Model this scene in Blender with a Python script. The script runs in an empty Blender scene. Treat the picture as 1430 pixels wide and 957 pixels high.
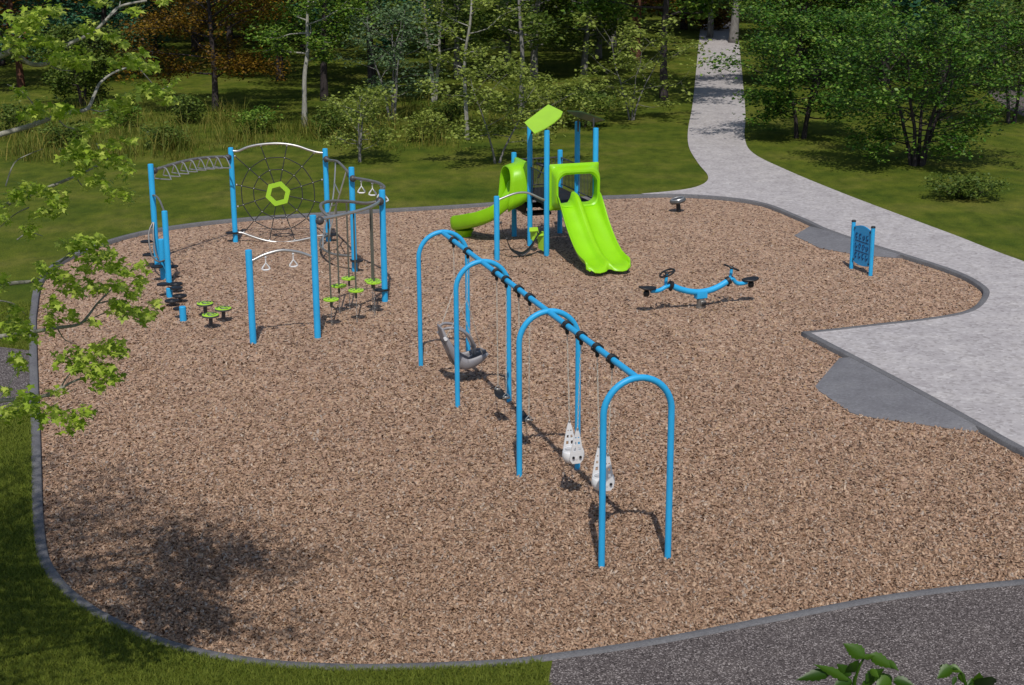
import bpy, math, random
import numpy as np
from mathutils import Vector, Matrix, geometry
R = math.radians
rng = np.random.default_rng(7)
random.seed(7)
S = bpy.context.scene
COL = S.collection

# ------------------------------------------------------------------ camera, sky, sun, exposure
FPX, PITCH, ROLL, CAMH, IW, IH = 2140.64, 0.272194, -0.0042826, 7.72478, 1430.0, 957.0
cp, sp, cr, sr = math.cos(PITCH), math.sin(PITCH), math.cos(ROLL), math.sin(ROLL)
FW = np.array([0, cp, -sp]); UP0 = np.array([0, sp, cp]); RT0 = np.array([1.0, 0, 0])
RT = cr * RT0 + sr * UP0; UP = -sr * RT0 + cr * UP0
cam_d = bpy.data.cameras.new('camera')
cam = bpy.data.objects.new('camera', cam_d); COL.objects.link(cam)
cam_d.sensor_width = 36; cam_d.lens = FPX / IW * 36; cam_d.clip_start = 0.1; cam_d.clip_end = 3000
cam.matrix_world = Matrix(((RT[0], UP[0], -FW[0], 0), (RT[1], UP[1], -FW[1], 0), (RT[2], UP[2], -FW[2], CAMH), (0, 0, 0, 1)))
S.camera = cam

SUN_EL, SUN_RZ = 55.3, 2.2
world = bpy.data.worlds.new('World'); S.world = world; world.use_nodes = True
wn = world.node_tree.nodes
sky = wn.new('ShaderNodeTexSky'); sky.sky_type = 'NISHITA'; sky.sun_disc = False
sky.sun_elevation = R(SUN_EL); sky.sun_rotation = R(180 + SUN_RZ)
bg = wn['Background']; bg.inputs['Strength'].default_value = 0.092
world.node_tree.links.new(sky.outputs['Color'], bg.inputs['Color'])
sun_d = bpy.data.lights.new('sun', 'SUN'); sun_d.energy = 3.25; sun_d.angle = R(0.5); sun_d.color = (1.0, 0.95, 0.88)
sun = bpy.data.objects.new('sun', sun_d); COL.objects.link(sun)
sun.rotation_euler = (R(90 - SUN_EL), 0, R(SUN_RZ)); sun.location = (0, -20, 40)
vs = S.view_settings
vs.view_transform = 'Standard'; vs.look = 'None'; vs.gamma = 1; vs.use_curve_mapping = False; vs.exposure = 0.0
S.render.engine = 'CYCLES'
S.cycles.max_bounces = 5; S.cycles.diffuse_bounces = 3; S.cycles.glossy_bounces = 2
S.cycles.transmission_bounces = 3; S.cycles.transparent_max_bounces = 6
S.cycles.caustics_reflective = False; S.cycles.caustics_refractive = False

# ------------------------------------------------------------------ ground survey helpers (photo pixel -> world point)
def ray(px, py):
    return FW + RT * ((px - IW / 2) / FPX) + UP * ((IH / 2 - py) / FPX)
def G(px, py, z=0.0):                       # point of the horizontal plane z
    d = ray(px, py); t = (z - CAMH) / d[2]
    return np.array([d[0] * t, d[1] * t, z])
def D(px, py, y):                           # point at world depth y
    d = ray(px, py); t = y / d[1]
    return np.array([d[0] * t, y, CAMH + d[2] * t])
def Z(px, py, x, y):                        # height seen at pixel row on the vertical line (x, y)
    k = (IH / 2 - py) / FPX
    dz = (k * y * cp - cr * y * sp + sr * x) / (cr * cp + k * sp)
    return CAMH + dz

# ------------------------------------------------------------------ materials
def srgb(r, g, b):
    f = lambda c: (c / 255 / 12.92) if c / 255 < 0.04045 else ((c / 255 + 0.055) / 1.055) ** 2.4
    return (f(r), f(g), f(b), 1)
def newmat(name):
    m = bpy.data.materials.new(name); m.use_nodes = True
    nt = m.node_tree; b = nt.nodes['Principled BSDF']
    return m, nt, b
def N(nt, kind, **kw):
    n = nt.nodes.new(kind)
    for k, v in kw.items():
        if k.startswith('i_'): n.inputs[k[2:].replace('_', ' ')].default_value = v
        else: setattr(n, k, v)
    return n
def ramp(nt, stops, fac=None, interp='LINEAR'):
    r = nt.nodes.new('ShaderNodeValToRGB'); e = r.color_ramp.elements; r.color_ramp.interpolation = interp
    while len(e) < len(stops): e.new(0.5)
    for i, (p, c) in enumerate(stops):
        e[i].position = p; e[i].color = c if len(c) == 4 else (*c, 1)
    if fac is not None: nt.links.new(fac, r.inputs[0])
    return r
def pos(nt, scale=(1, 1, 1), rot=(0, 0, 0)):
    g = nt.nodes.new('ShaderNodeNewGeometry'); m = nt.nodes.new('ShaderNodeMapping')
    m.inputs['Scale'].default_value = scale; m.inputs['Rotation'].default_value = rot
    nt.links.new(g.outputs['Position'], m.inputs['Vector'])
    return m.outputs['Vector']
def mixc(nt, fac, a, b, mode='MIX'):
    x = nt.nodes.new('ShaderNodeMix'); x.data_type = 'RGBA'; x.blend_type = mode
    for s, v in ((0, fac), (6, a), (7, b)):
        if hasattr(v, 'links') or hasattr(v, 'is_linked'): nt.links.new(v, x.inputs[s])
        else: x.inputs[s].default_value = v
    return x.outputs[2]
def bump(nt, b, height, strength, dist):
    n = nt.nodes.new('ShaderNodeBump'); n.inputs['Strength'].default_value = strength; n.inputs['Distance'].default_value = dist
    nt.links.new(height, n.inputs['Height']); nt.links.new(n.outputs['Normal'], b.inputs['Normal'])

def paint(name, col, rough=0.35, metal=0.0, var=0.10, spec=0.5, grain=0.0006):
    """coated metal or plastic: slight wear in tone and gloss, faint orange-peel"""
    m, nt, b = newmat(name)
    n = N(nt, 'ShaderNodeTexNoise', i_Scale=3.1, i_Detail=6.0); nt.links.new(pos(nt), n.inputs['Vector'])
    c0 = tuple(min(1, v * (1 - var)) for v in col[:3]); c1 = tuple(min(1, v * (1 + var)) for v in col[:3])
    r = ramp(nt, [(0.3, c0), (0.7, c1)], n.outputs['Fac'])
    nt.links.new(r.outputs[0], b.inputs['Base Color'])
    mr = N(nt, 'ShaderNodeMapRange'); mr.inputs[3].default_value = rough * 0.85; mr.inputs[4].default_value = rough * 1.2
    nt.links.new(n.outputs['Fac'], mr.inputs[0]); nt.links.new(mr.outputs[0], b.inputs['Roughness'])
    b.inputs['Metallic'].default_value = metal; b.inputs['Specular IOR Level'].default_value = spec
    n2 = N(nt, 'ShaderNodeTexNoise', i_Scale=160.0, i_Detail=2.0); nt.links.new(pos(nt), n2.inputs['Vector'])
    bump(nt, b, n2.outputs['Fac'], 0.25, grain)
    return m

BLUE = paint('blue_powder_coat', (0.028, 0.385, 0.74), 0.42, var=0.06, spec=0.35)
LIME = paint('lime_plastic', (0.27, 0.62, 0.006), 0.38, var=0.05, spec=0.4)
LIMEP = paint('lime_panel', (0.36, 0.64, 0.035), 0.45, var=0.05)
STEEL = paint('galvanised_steel', (0.25, 0.24, 0.225), 0.42, metal=0.55, var=0.15)
CHROME = paint('bright_steel', (0.46, 0.455, 0.44), 0.34, metal=0.7, var=0.1)
DARKM = paint('dark_grey_metal', (0.055, 0.055, 0.06), 0.45, var=0.15)
BLACK = paint('black_rubber', (0.012, 0.012, 0.014), 0.5, var=0.2)
ROPE = paint('dark_rope', (0.025, 0.026, 0.028), 0.8, var=0.2)
OLIVE = paint('olive_grey_rope', (0.105, 0.105, 0.085), 0.75, var=0.2)
CHAIN = paint('coated_chain', (0.55, 0.52, 0.46), 0.5, var=0.1)
WHITE = paint('white_plastic', (0.74, 0.74, 0.75), 0.4, var=0.05)
GREYP = paint('grey_plastic', (0.25, 0.243, 0.26), 0.45, var=0.08)
GREYD = paint('dark_grey_plastic', (0.12, 0.118, 0.13), 0.5, var=0.1)
DECK = paint('black_deck_coating', (0.006, 0.0055, 0.008), 0.7, var=0.2)
BLUEP = paint('blue_panel', (0.02, 0.32, 0.68), 0.4, var=0.05)
NAVY = paint('dark_blue_relief', (0.004, 0.045, 0.14), 0.5, var=0.1)

def mulch_mat():
    m, nt, b = newmat('wood_chip_mulch')
    v = pos(nt)
    wn_ = N(nt, 'ShaderNodeTexNoise', i_Scale=9.0, i_Detail=2.0); nt.links.new(v, wn_.inputs['Vector'])
    wadd = N(nt, 'ShaderNodeVectorMath', operation='MULTIPLY_ADD')
    wadd.inputs[1].default_value = (0.05, 0.05, 0.0); nt.links.new(wn_.outputs['Color'], wadd.inputs[0]); nt.links.new(pos(nt, (1.35, 0.56, 1)), wadd.inputs[2])
    outs = []
    for ang, sc in ((0.4, (18, 36, 30)), (1.9, (16, 33, 30)), (2.9, (23, 40, 30))):
        mp = N(nt, 'ShaderNodeMapping'); mp.inputs['Scale'].default_value = sc; mp.inputs['Rotation'].default_value = (0, 0, ang)
        nt.links.new(wadd.outputs[0], mp.inputs['Vector'])
        vo = N(nt, 'ShaderNodeTexVoronoi', i_Scale=1.0); nt.links.new(mp.outputs[0], vo.inputs['Vector'])
        outs.append(vo)
    pick = N(nt, 'ShaderNodeTexVoronoi', i_Scale=11.0); nt.links.new(wadd.outputs[0], pick.inputs['Vector'])
    sepp = N(nt, 'ShaderNodeSeparateColor'); nt.links.new(pick.outputs['Color'], sepp.inputs[0])
    g1 = N(nt, 'ShaderNodeMath', operation='GREATER_THAN'); g1.inputs[1].default_value = 0.36; nt.links.new(sepp.outputs[0], g1.inputs[0])
    g2 = N(nt, 'ShaderNodeMath', operation='GREATER_THAN'); g2.inputs[1].default_value = 0.7; nt.links.new(sepp.outputs[0], g2.inputs[0])
    c = mixc(nt, g1.outputs[0], outs[0].outputs['Color'], outs[1].outputs['Color'])
    c = mixc(nt, g2.outputs[0], c, outs[2].outputs['Color'])
    sep = N(nt, 'ShaderNodeSeparateColor'); nt.links.new(c, sep.inputs[0])
    r = ramp(nt, [(0.0, (0.05, 0.03, 0.024)), (0.13, (0.13, 0.08, 0.058)), (0.18, (0.31, 0.195, 0.138)), (0.42, (0.385, 0.255, 0.182)),
                  (0.66, (0.46, 0.315, 0.228)), (0.84, (0.53, 0.385, 0.285)), (0.88, (0.36, 0.30, 0.26)), (0.93, (0.43, 0.285, 0.15)), (1.0, (0.60, 0.47, 0.36))], sep.outputs[0])
    fleck = ramp(nt, [(0.0, (0.74, 0.72, 0.71)), (0.25, (0.97, 0.97, 0.97)), (0.8, (1.04, 1.04, 1.04)), (1.0, (1.15, 1.15, 1.14))], sepp.outputs[1])
    big = N(nt, 'ShaderNodeTexNoise', i_Scale=0.9, i_Detail=5.0, i_Roughness=0.65); nt.links.new(v, big.inputs['Vector'])
    rb = ramp(nt, [(0.3, (0.88, 0.85, 0.825)), (0.7, (1.07, 1.045, 1.01))], big.outputs['Fac'])
    col = mixc(nt, 1.0, r.outputs[0], rb.outputs[0], 'MULTIPLY'); col = mixc(nt, 1.0, col, fleck.outputs[0], 'MULTIPLY')
    nt.links.new(col, b.inputs['Base Color']); b.inputs['Roughness'].default_value = 0.95; b.inputs['Specular IOR Level'].default_value = 0.15
    bump(nt, b, sep.outputs[1], 0.85, 0.035)
    return m
MULCH = mulch_mat()
def chip_mat():
    m, nt, b = newmat('loose_wood_chip')
    g = nt.nodes.new('ShaderNodeNewGeometry')
    r = ramp(nt, [(0.0, (0.10, 0.062, 0.044)), (0.14, (0.25, 0.155, 0.10)), (0.4, (0.38, 0.245, 0.162)), (0.7, (0.47, 0.31, 0.21)), (0.88, (0.53, 0.38, 0.265)),
                  (0.92, (0.35, 0.29, 0.25)), (1.0, (0.60, 0.47, 0.36))], g.outputs['Random Per Island'])
    nt.links.new(r.outputs[0], b.inputs['Base Color']); b.inputs['Roughness'].default_value = 0.9; b.inputs['Specular IOR Level'].default_value = 0.2
    return m
CHIP = chip_mat()

def lawn_mat():
    m, nt, b = newmat('mown_grass')
    v = pos(nt)
    n1 = N(nt, 'ShaderNodeTexNoise', i_Scale=0.45, i_Detail=6.0, i_Roughness=0.62); nt.links.new(v, n1.inputs['Vector'])
    n2 = N(nt, 'ShaderNodeTexNoise', i_Scale=38.0, i_Detail=4.0, i_Roughness=0.7); nt.links.new(pos(nt, (1, 0.45, 1)), n2.inputs['Vector'])
    n3 = N(nt, 'ShaderNodeTexNoise', i_Scale=2.6, i_Detail=8.0, i_Roughness=0.6); nt.links.new(pos(nt, (1, 0.5, 1)), n3.inputs['Vector'])
    c1 = ramp(nt, [(0.32, (0.050, 0.082, 0.008)), (0.5, (0.090, 0.115, 0.0125)), (0.68, (0.130, 0.136, 0.025))], n1.outputs['Fac'])
    c2 = ramp(nt, [(0.28, (0.55, 0.6, 0.5)), (0.5, (1, 1, 1)), (0.75, (1.45, 1.38, 1.3))], n2.outputs['Fac'])
    c3 = ramp(nt, [(0.3, (0.66, 0.72, 0.7)), (0.5, (1, 1, 1)), (0.7, (1.28, 1.22, 1.15))], n3.outputs['Fac'])
    col = mixc(nt, 1.0, c1.outputs[0], c2.outputs[0], 'MULTIPLY'); col = mixc(nt, 1.0, col, c3.outputs[0], 'MULTIPLY')
    nt.links.new(col, b.inputs['Base Color']); b.inputs['Roughness'].default_value = 0.95; b.inputs['Specular IOR Level'].default_value = 0.1
    bump(nt, b, n2.outputs['Fac'], 0.7, 0.04)
    return m
LAWN = lawn_mat()
def speck(name, base, dark, light, scale, big=0.6, bstr=0.4, bdist=0.006, rough=0.9):
    m, nt, b = newmat(name)
    v = pos(nt)
    vo = N(nt, 'ShaderNodeTexVoronoi', i_Scale=scale); nt.links.new(v, vo.inputs['Vector'])
    sep = N(nt, 'ShaderNodeSeparateColor'); nt.links.new(vo.outputs['Color'], sep.inputs[0])
    r = ramp(nt, [(0.05, dark), (0.35, base), (0.75, base), (1.0, light)], sep.outputs[0])
    n = N(nt, 'ShaderNodeTexNoise', i_Scale=big, i_Detail=7.0, i_Roughness=0.65); nt.links.new(v, n.inputs['Vector'])
    rb = ramp(nt, [(0.3, (0.84, 0.83, 0.84)), (0.5, (1, 1, 1)), (0.7, (1.12, 1.12, 1.1))], n.outputs['Fac'])
    col = mixc(nt, 1.0, r.outputs[0], rb.outputs[0], 'MULTIPLY')
    nt.links.new(col, b.inputs['Base Color']); b.inputs['Roughness'].default_value = rough; b.inputs['Specular IOR Level'].default_value = 0.2
    bump(nt, b, sep.outputs[1], bstr, bdist)
    return m
CONC = speck('broom_concrete', (0.415, 0.388, 0.388), (0.318, 0.294, 0.29), (0.50, 0.475, 0.474), 16.0, 1.4, 0.25, 0.004)
KERB = speck('grey_kerb', (0.145, 0.143, 0.15), (0.115, 0.113, 0.12), (0.18, 0.178, 0.188), 60.0, 2.0, 0.2, 0.003)
RAMPM = speck('grey_ramp_rubber', (0.175, 0.173, 0.185), (0.15, 0.149, 0.157), (0.205, 0.203, 0.218), 30.0, 1.6, 0.2, 0.003)
GRAVEL = speck('dark_gravel', (0.112, 0.094, 0.090), (0.028, 0.022, 0.022), (0.40, 0.355, 0.34), 74.0, 1.1, 0.8, 0.012)

def leaf_mat(name, cols, trans=0.3, rough=0.55):
    m, nt, b = newmat(name)
    g = nt.nodes.new('ShaderNodeNewGeometry')
    r = ramp(nt, [(i / (len(cols) - 1), c) for i, c in enumerate(cols)], g.outputs['Random Per Island'])
    nt.links.new(r.outputs[0], b.inputs['Base Color']); b.inputs['Roughness'].default_value = rough; b.inputs['Specular IOR Level'].default_value = 0.3
    t = nt.nodes.new('ShaderNodeBsdfTranslucent'); nt.links.new(r.outputs[0], t.inputs['Color'])
    mx = nt.nodes.new('ShaderNodeMixShader'); mx.inputs[0].default_value = trans
    nt.links.new(b.outputs[0], mx.inputs[1]); nt.links.new(t.outputs[0], mx.inputs[2])
    nt.links.new(mx.outputs[0], nt.nodes['Material Output'].inputs['Surface'])
    return m
L_MAPLE = leaf_mat('young_maple_leaf', [(0.17, 0.28, 0.018), (0.36, 0.50, 0.04), (0.58, 0.66, 0.13), (0.24, 0.38, 0.024)], 0.42)
L_MAPLED = leaf_mat('shaded_crown_leaf', [(0.05, 0.11, 0.01), (0.08, 0.16, 0.012), (0.11, 0.2, 0.016)], 0.3)
L_GREEN = leaf_mat('mid_green_leaf', [(0.018, 0.055, 0.006), (0.035, 0.10, 0.009), (0.055, 0.15, 0.012), (0.10, 0.22, 0.022), (0.24, 0.36, 0.06), (0.03, 0.08, 0.008)], 0.3, 0.45)  # palest tones imitate sun sparkle on scattered leaves
L_GREEN2 = leaf_mat('fresh_green_leaf', [(0.03, 0.08, 0.007), (0.07, 0.16, 0.012), (0.13, 0.24, 0.022), (0.25, 0.35, 0.05), (0.05, 0.11, 0.009)], 0.3)  # brightest tone stands in for sunlit highlights in the crown
L_LIGHT = leaf_mat('yellow_green_leaf', [(0.11, 0.15, 0.018), (0.21, 0.27, 0.042), (0.36, 0.42, 0.09), (0.15, 0.21, 0.03)], 0.35)
L_PALE = leaf_mat('blue_green_leaf', [(0.06, 0.115, 0.045), (0.11, 0.19, 0.08), (0.19, 0.27, 0.125), (0.08, 0.15, 0.05)], 0.3)
L_TEAL = leaf_mat('teal_leaf', [(0.018, 0.075, 0.036), (0.036, 0.125, 0.065), (0.085, 0.21, 0.12)], 0.25)
L_ORANGE = leaf_mat('bronze_leaf', [(0.065, 0.038, 0.003), (0.14, 0.072, 0.005), (0.27, 0.15, 0.009), (0.07, 0.066, 0.006)], 0.3)
L_DARK = leaf_mat('deep_wood_leaf', [(0.022, 0.052, 0.008), (0.048, 0.10, 0.012), (0.10, 0.17, 0.022)], 0.25)
L_OLIVE = leaf_mat('olive_leaf', [(0.042, 0.08, 0.009), (0.09, 0.145, 0.018), (0.19, 0.24, 0.045)], 0.3)
L_GRASS = leaf_mat('lawn_blade', [(0.090, 0.132, 0.010), (0.148, 0.19, 0.017), (0.22, 0.25, 0.032)], 0.3, 0.7)
L_REED = leaf_mat('tall_grass_blade', [(0.075, 0.115, 0.010), (0.13, 0.165, 0.018), (0.28, 0.23, 0.045), (0.07, 0.12, 0.010)], 0.3, 0.7)
L_PLANT = leaf_mat('sapling_leaf', [(0.028, 0.075, 0.006), (0.045, 0.11, 0.008), (0.07, 0.145, 0.012)], 0.3, 0.4)

def bark(name, c0, c1, sc=(14, 14, 2.5)):
    m, nt, b = newmat(name)
    n = N(nt, 'ShaderNodeTexNoise', i_Scale=1.0, i_Detail=6.0, i_Roughness=0.7); nt.links.new(pos(nt, sc), n.inputs['Vector'])
    r = ramp(nt, [(0.35, c0), (0.65, c1)], n.outputs['Fac']); nt.links.new(r.outputs[0], b.inputs['Base Color'])
    b.inputs['Roughness'].default_value = 0.9; b.inputs['Specular IOR Level'].default_value = 0.15
    bump(nt, b, n.outputs['Fac'], 0.6, 0.02)
    return m
B_GREY = bark('grey_bark', (0.13, 0.12, 0.115), (0.26, 0.25, 0.24))
B_PALE = bark('pale_bark', (0.20, 0.19, 0.165), (0.40, 0.385, 0.34))
B_DARK = bark('dark_bark', (0.028, 0.022, 0.022), (0.075, 0.062, 0.064))
B_RED = bark('reddish_bark', (0.075, 0.032, 0.022), (0.15, 0.07, 0.045))

# ------------------------------------------------------------------ mesh builder
class MB:
    def __init__(s): s.v = []; s.f = []; s.n = 0
    def add(s, v, f):
        v = np.asarray(v, float).reshape(-1, 3)
        s.v.append(v); s.f += [tuple(i + s.n for i in q) for q in f]; s.n += len(v); return s
    def box(s, c, size, ax=None, bev=0.0):
        c = np.asarray(c, float); h = np.asarray(size, float) / 2
        ax = np.eye(3) if ax is None else np.asarray(ax, float)
        b = min(bev, h.min() * 0.9)
        if b <= 0:
            vs_ = [c + ax[0] * h[0] * i + ax[1] * h[1] * j + ax[2] * h[2] * k for i in (-1, 1) for j in (-1, 1) for k in (-1, 1)]
            return s.add(vs_, [(0, 1, 3, 2), (4, 6, 7, 5), (0, 4, 5, 1), (2, 3, 7, 6), (0, 2, 6, 4), (1, 5, 7, 3)])
        import itertools
        vs_ = []; idx = {}
        for sg in itertools.product((-1, 1), repeat=3):
            for a in range(3):
                l = [(h[k] if k == a else h[k] - b) * sg[k] for k in range(3)]
                idx[(sg, a)] = len(vs_); vs_.append(c + ax[0] * l[0] + ax[1] * l[1] + ax[2] * l[2])
        fs = []
        for a in range(3):
            o = [k for k in range(3) if k != a]
            for sa in (-1, 1):
                q = []
                for p_, q_ in ((-1, -1), (1, -1), (1, 1), (-1, 1)):
                    sg = [0, 0, 0]; sg[a] = sa; sg[o[0]] = p_; sg[o[1]] = q_; q.append(idx[(tuple(sg), a)])
                fs.append(tuple(q))
            for p_ in (-1, 1):
                for q_ in (-1, 1):
                    sg0 = [0, 0, 0]; sg0[o[0]] = p_; sg0[o[1]] = q_
                    e = []
                    for sa, aa in ((-1, o[0]), (1, o[0]), (1, o[1]), (-1, o[1])):
                        sg = list(sg0); sg[a] = sa; e.append(idx[(tuple(sg), aa)])
                    fs.append(tuple(e))
        for sg in itertools.product((-1, 1), repeat=3): fs.append(tuple(idx[(sg, a)] for a in range(3)))
        return s.add(vs_, fs)
    def tube(s, pts, r, n=12, caps=True, closed=False, smooth=0):
        P = np.asarray(pts, float)
        rr = np.full(len(P), r, float) if np.isscalar(r) else np.asarray(r, float)
        if smooth: P, rr = crom(P, smooth, closed, rr)
        m = len(P)
        if closed: T = np.roll(P, -1, 0) - np.roll(P, 1, 0)
        else: T = np.gradient(P, axis=0)
        T /= np.linalg.norm(T, axis=1)[:, None] + 1e-12
        a = np.array([0, 0, 1.0]) if abs(T[0][2]) < 0.9 else np.array([1.0, 0, 0])
        nrm = np.cross(T[0], a); nrm /= np.linalg.norm(nrm)
        V = []
        an = np.linspace(0, 2 * np.pi, n, endpoint=False)
        for i in range(m):
            nrm = nrm - T[i] * (nrm @ T[i]); nrm /= np.linalg.norm(nrm)
            b = np.cross(T[i], nrm)
            V.append(P[i] + rr[i] * (np.cos(an)[:, None] * nrm + np.sin(an)[:, None] * b))
        F = []
        for i in range(m if closed else m - 1):
            j = (i + 1) % m
            for k in range(n):
                k2 = (k + 1) % n; F.append((i * n + k, i * n + k2, j * n + k2, j * n + k))
        if caps and not closed: F += [tuple(range(n))[::-1], tuple((m - 1) * n + k for k in range(n))]
        return s.add(np.concatenate(V), F)
    def cyl(s, p0, p1, r, n=20, r1=None, bev=0.0):
        p0 = np.asarray(p0, float); p1 = np.asarray(p1, float); r1 = r if r1 is None else r1
        if bev:
            d = p1 - p0; d = d / np.linalg.norm(d)
            return s.tubeR([p0, p0 + d * bev * .3, p0 + d * bev, p1 - d * bev, p1 - d * bev * .3, p1], [r - bev, r - bev * .3, r, r1, r1 - bev * .3, r1 - bev], n)
        return s.tubeR([p0, p1], [r, r1], n)
    def tubeR(s, pts, rr, n):
        P = np.asarray(pts, float); d = P[-1] - P[0]; d = d / np.linalg.norm(d)
        a = np.array([0, 0, 1.0]) if abs(d[2]) < 0.9 else np.array([1.0, 0, 0])
        u = np.cross(d, a); u /= np.linalg.norm(u); w = np.cross(d, u); an = np.linspace(0, 2 * np.pi, n, endpoint=False)
        V = np.concatenate([P[i] + rr[i] * (np.cos(an)[:, None] * u + np.sin(an)[:, None] * w) for i in range(len(P))])
        F = [(i * n + k, i * n + (k + 1) % n, (i + 1) * n + (k + 1) % n, (i + 1) * n + k) for i in range(len(P) - 1) for k in range(n)]
        F += [tuple(range(n))[::-1], tuple((len(P) - 1) * n + k for k in range(n))]
        return s.add(V, F)
    def ball(s, c, r, n=14, m=8, ax=None, sc=(1, 1, 1)):
        c = np.asarray(c, float); ax = np.eye(3) if ax is None else np.asarray(ax)
        V = [c + ax[2] * r * sc[2]]
        for i in range(1, m):
            t = np.pi * i / m
            for k in range(n):
                p = 2 * np.pi * k / n
                V.append(c + r * (ax[0] * sc[0] * math.sin(t) * math.cos(p) + ax[1] * sc[1] * math.sin(t) * math.sin(p) + ax[2] * sc[2] * math.cos(t)))
        V.append(c - ax[2] * r * sc[2])
        F = [(0, 1 + k, 1 + (k + 1) % n) for k in range(n)]
        for i in range(m - 2):
            for k in range(n): F.append((1 + i * n + k, 1 + (i + 1) * n + k, 1 + (i + 1) * n + (k + 1) % n, 1 + i * n + (k + 1) % n))
        e = len(V) - 1; b0 = 1 + (m - 2) * n
        F += [(e, b0 + (k + 1) % n, b0 + k) for k in range(n)]
        return s.add(V, F)
    def loft(s, rings, closed=True, caps=False):
        n = len(rings[0]); V = np.concatenate([np.asarray(r, float) for r in rings]); F = []
        for i in range(len(rings) - 1):
            for k in range(n if closed else n - 1):
                k2 = (k + 1) % n; F.append((i * n + k, i * n + k2, (i + 1) * n + k2, (i + 1) * n + k))
        if caps: F += [tuple(range(n))[::-1], tuple((len(rings) - 1) * n + k for k in range(n))]
        return s.add(V, F)
    def prism(s, poly, d):                   # polygon of 3-D points extruded by vector d
        P = np.asarray(poly, float); n = len(P); Q = P + np.asarray(d, float)
        F = [tuple(range(n)), tuple(range(2 * n - 1, n - 1, -1))] + [(k, n + k, n + (k + 1) % n, (k + 1) % n) for k in range(n)]
        return s.add(np.concatenate([P, Q]), F)
    def build(s, name, m, parent=None, ang=40, solid=0.0, off=0.0, sub=0):
        if not s.v: return None
        V = np.concatenate(s.v)
        if parent is not None: V = V - np.array(rootloc(parent))
        me = bpy.data.meshes.new(name); me.from_pydata(V.tolist(), [], s.f); me.validate()
        o = bpy.data.objects.new(name, me); COL.objects.link(o); me.materials.append(m)
        if parent is not None: o.parent = parent
        import bmesh
        bm = bmesh.new(); bm.from_mesh(me); bmesh.ops.recalc_face_normals(bm, faces=bm.faces); bm.to_mesh(me); bm.free()
        me.polygons.foreach_set('use_smooth', [True] * len(me.polygons)); me.set_sharp_from_angle(angle=R(ang))
        if solid:
            md = o.modifiers.new('thickness', 'SOLIDIFY'); md.thickness = solid; md.offset = off
        if sub:
            md = o.modifiers.new('rounding', 'SUBSURF'); md.levels = sub; md.render_levels = sub
        return o
def rootloc(o):
    l = Vector(o.location)
    while o.parent: o = o.parent; l = l + Vector(o.location)
    return l
def crom(P, k, closed=False, rr=None):
    P = np.asarray(P, float); n = len(P); out = []; ro = []
    if rr is None: rr = np.ones(n)
    for i in range(n if closed else n - 1):
        if closed: a, b, c, d = [(i + j) % n for j in (-1, 0, 1, 2)]
        else: a, b, c, d = max(i - 1, 0), i, i + 1, min(i + 2, n - 1)
        for t in np.arange(k) / k:
            out.append(0.5 * (2 * P[b] + (P[c] - P[a]) * t + (2 * P[a] - 5 * P[b] + 4 * P[c] - P[d]) * t * t + (3 * P[b] - P[a] - 3 * P[c] + P[d]) * t ** 3))
            ro.append(rr[b] + (rr[c] - rr[b]) * t)
    if not closed: out.append(P[-1]); ro.append(rr[-1])
    return np.array(out), np.array(ro)
def tag(o, label=None, cat=None, group=None, kind=None):
    if label: o['label'] = label
    if cat: o['category'] = cat
    if group: o['group'] = group
    if kind: o['kind'] = kind
    return o
def thing(name, loc, label, cat, group=None):
    o = bpy.data.objects.new(name, None); COL.objects.link(o); o.location = tuple(float(v) for v in loc)
    o.empty_display_size = 0.2
    return tag(o, label, cat, group)
def fastmesh(name, V, F, m, parent=None, smooth=False):
    """V (n,3), F (m,k) arrays -> object"""
    V = np.asarray(V, np.float32)
    if parent is not None: V = V - np.array(rootloc(parent), np.float32)
    me = bpy.data.meshes.new(name); F = np.asarray(F, np.int32); k = F.shape[1]
    me.vertices.add(len(V)); me.vertices.foreach_set('co', V.ravel())
    me.loops.add(F.size); me.loops.foreach_set('vertex_index', F.ravel())
    me.polygons.add(len(F)); me.polygons.foreach_set('loop_start', np.arange(len(F), dtype=np.int32) * k)
    me.update(calc_edges=True); me.materials.append(m)
    if smooth: me.polygons.foreach_set('use_smooth', [True] * len(F))
    o = bpy.data.objects.new(name, me); COL.objects.link(o)
    if parent is not None: o.parent = parent
    return o
nrmv = lambda a: np.asarray(a, float) / np.linalg.norm(a)
V3 = lambda *a: np.array(a, float)
def inpoly(P, poly):
    x, y = P[:, 0], P[:, 1]; c = np.zeros(len(P), bool); n = len(poly)
    for i in range(n):
        x0, y0 = poly[i][:2]; x1, y1 = poly[(i + 1) % n][:2]
        with np.errstate(divide='ignore', invalid='ignore'):
            c ^= ((y0 > y) != (y1 > y)) & (x < (x1 - x0) * (y - y0) / (y1 - y0 + 1e-15) + x0)
    return c
def sheet(name, poly, z, m, kind='structure', hole=None, zf=None):
    pts = [Vector((float(p[0]), float(p[1]))) for p in poly]; ed = [(i, (i + 1) % len(pts)) for i in range(len(pts))]
    if hole is not None:
        k = len(pts); pts += [Vector((float(p[0]), float(p[1]))) for p in hole]; ed += [(k + i, k + (i + 1) % len(hole)) for i in range(len(hole))]
    r = geometry.delaunay_2d_cdt(pts, ed, [], 0, 1e-5)
    vs_ = np.array([[p.x, p.y, 0] for p in r[0]]); fs = [f for f in r[2]]
    cen = np.array([vs_[list(f)].mean(0) for f in fs])
    keep = inpoly(cen, poly)
    if hole is not None: keep &= ~inpoly(cen, hole)
    vs_[:, 2] = z if zf is None else [zf(p) for p in vs_]
    o = MB().add(vs_, [f for f, k in zip(fs, keep) if k]).build(name, m)
    for p in o.data.polygons:
        pass
    return tag(o, kind=kind)

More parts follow.
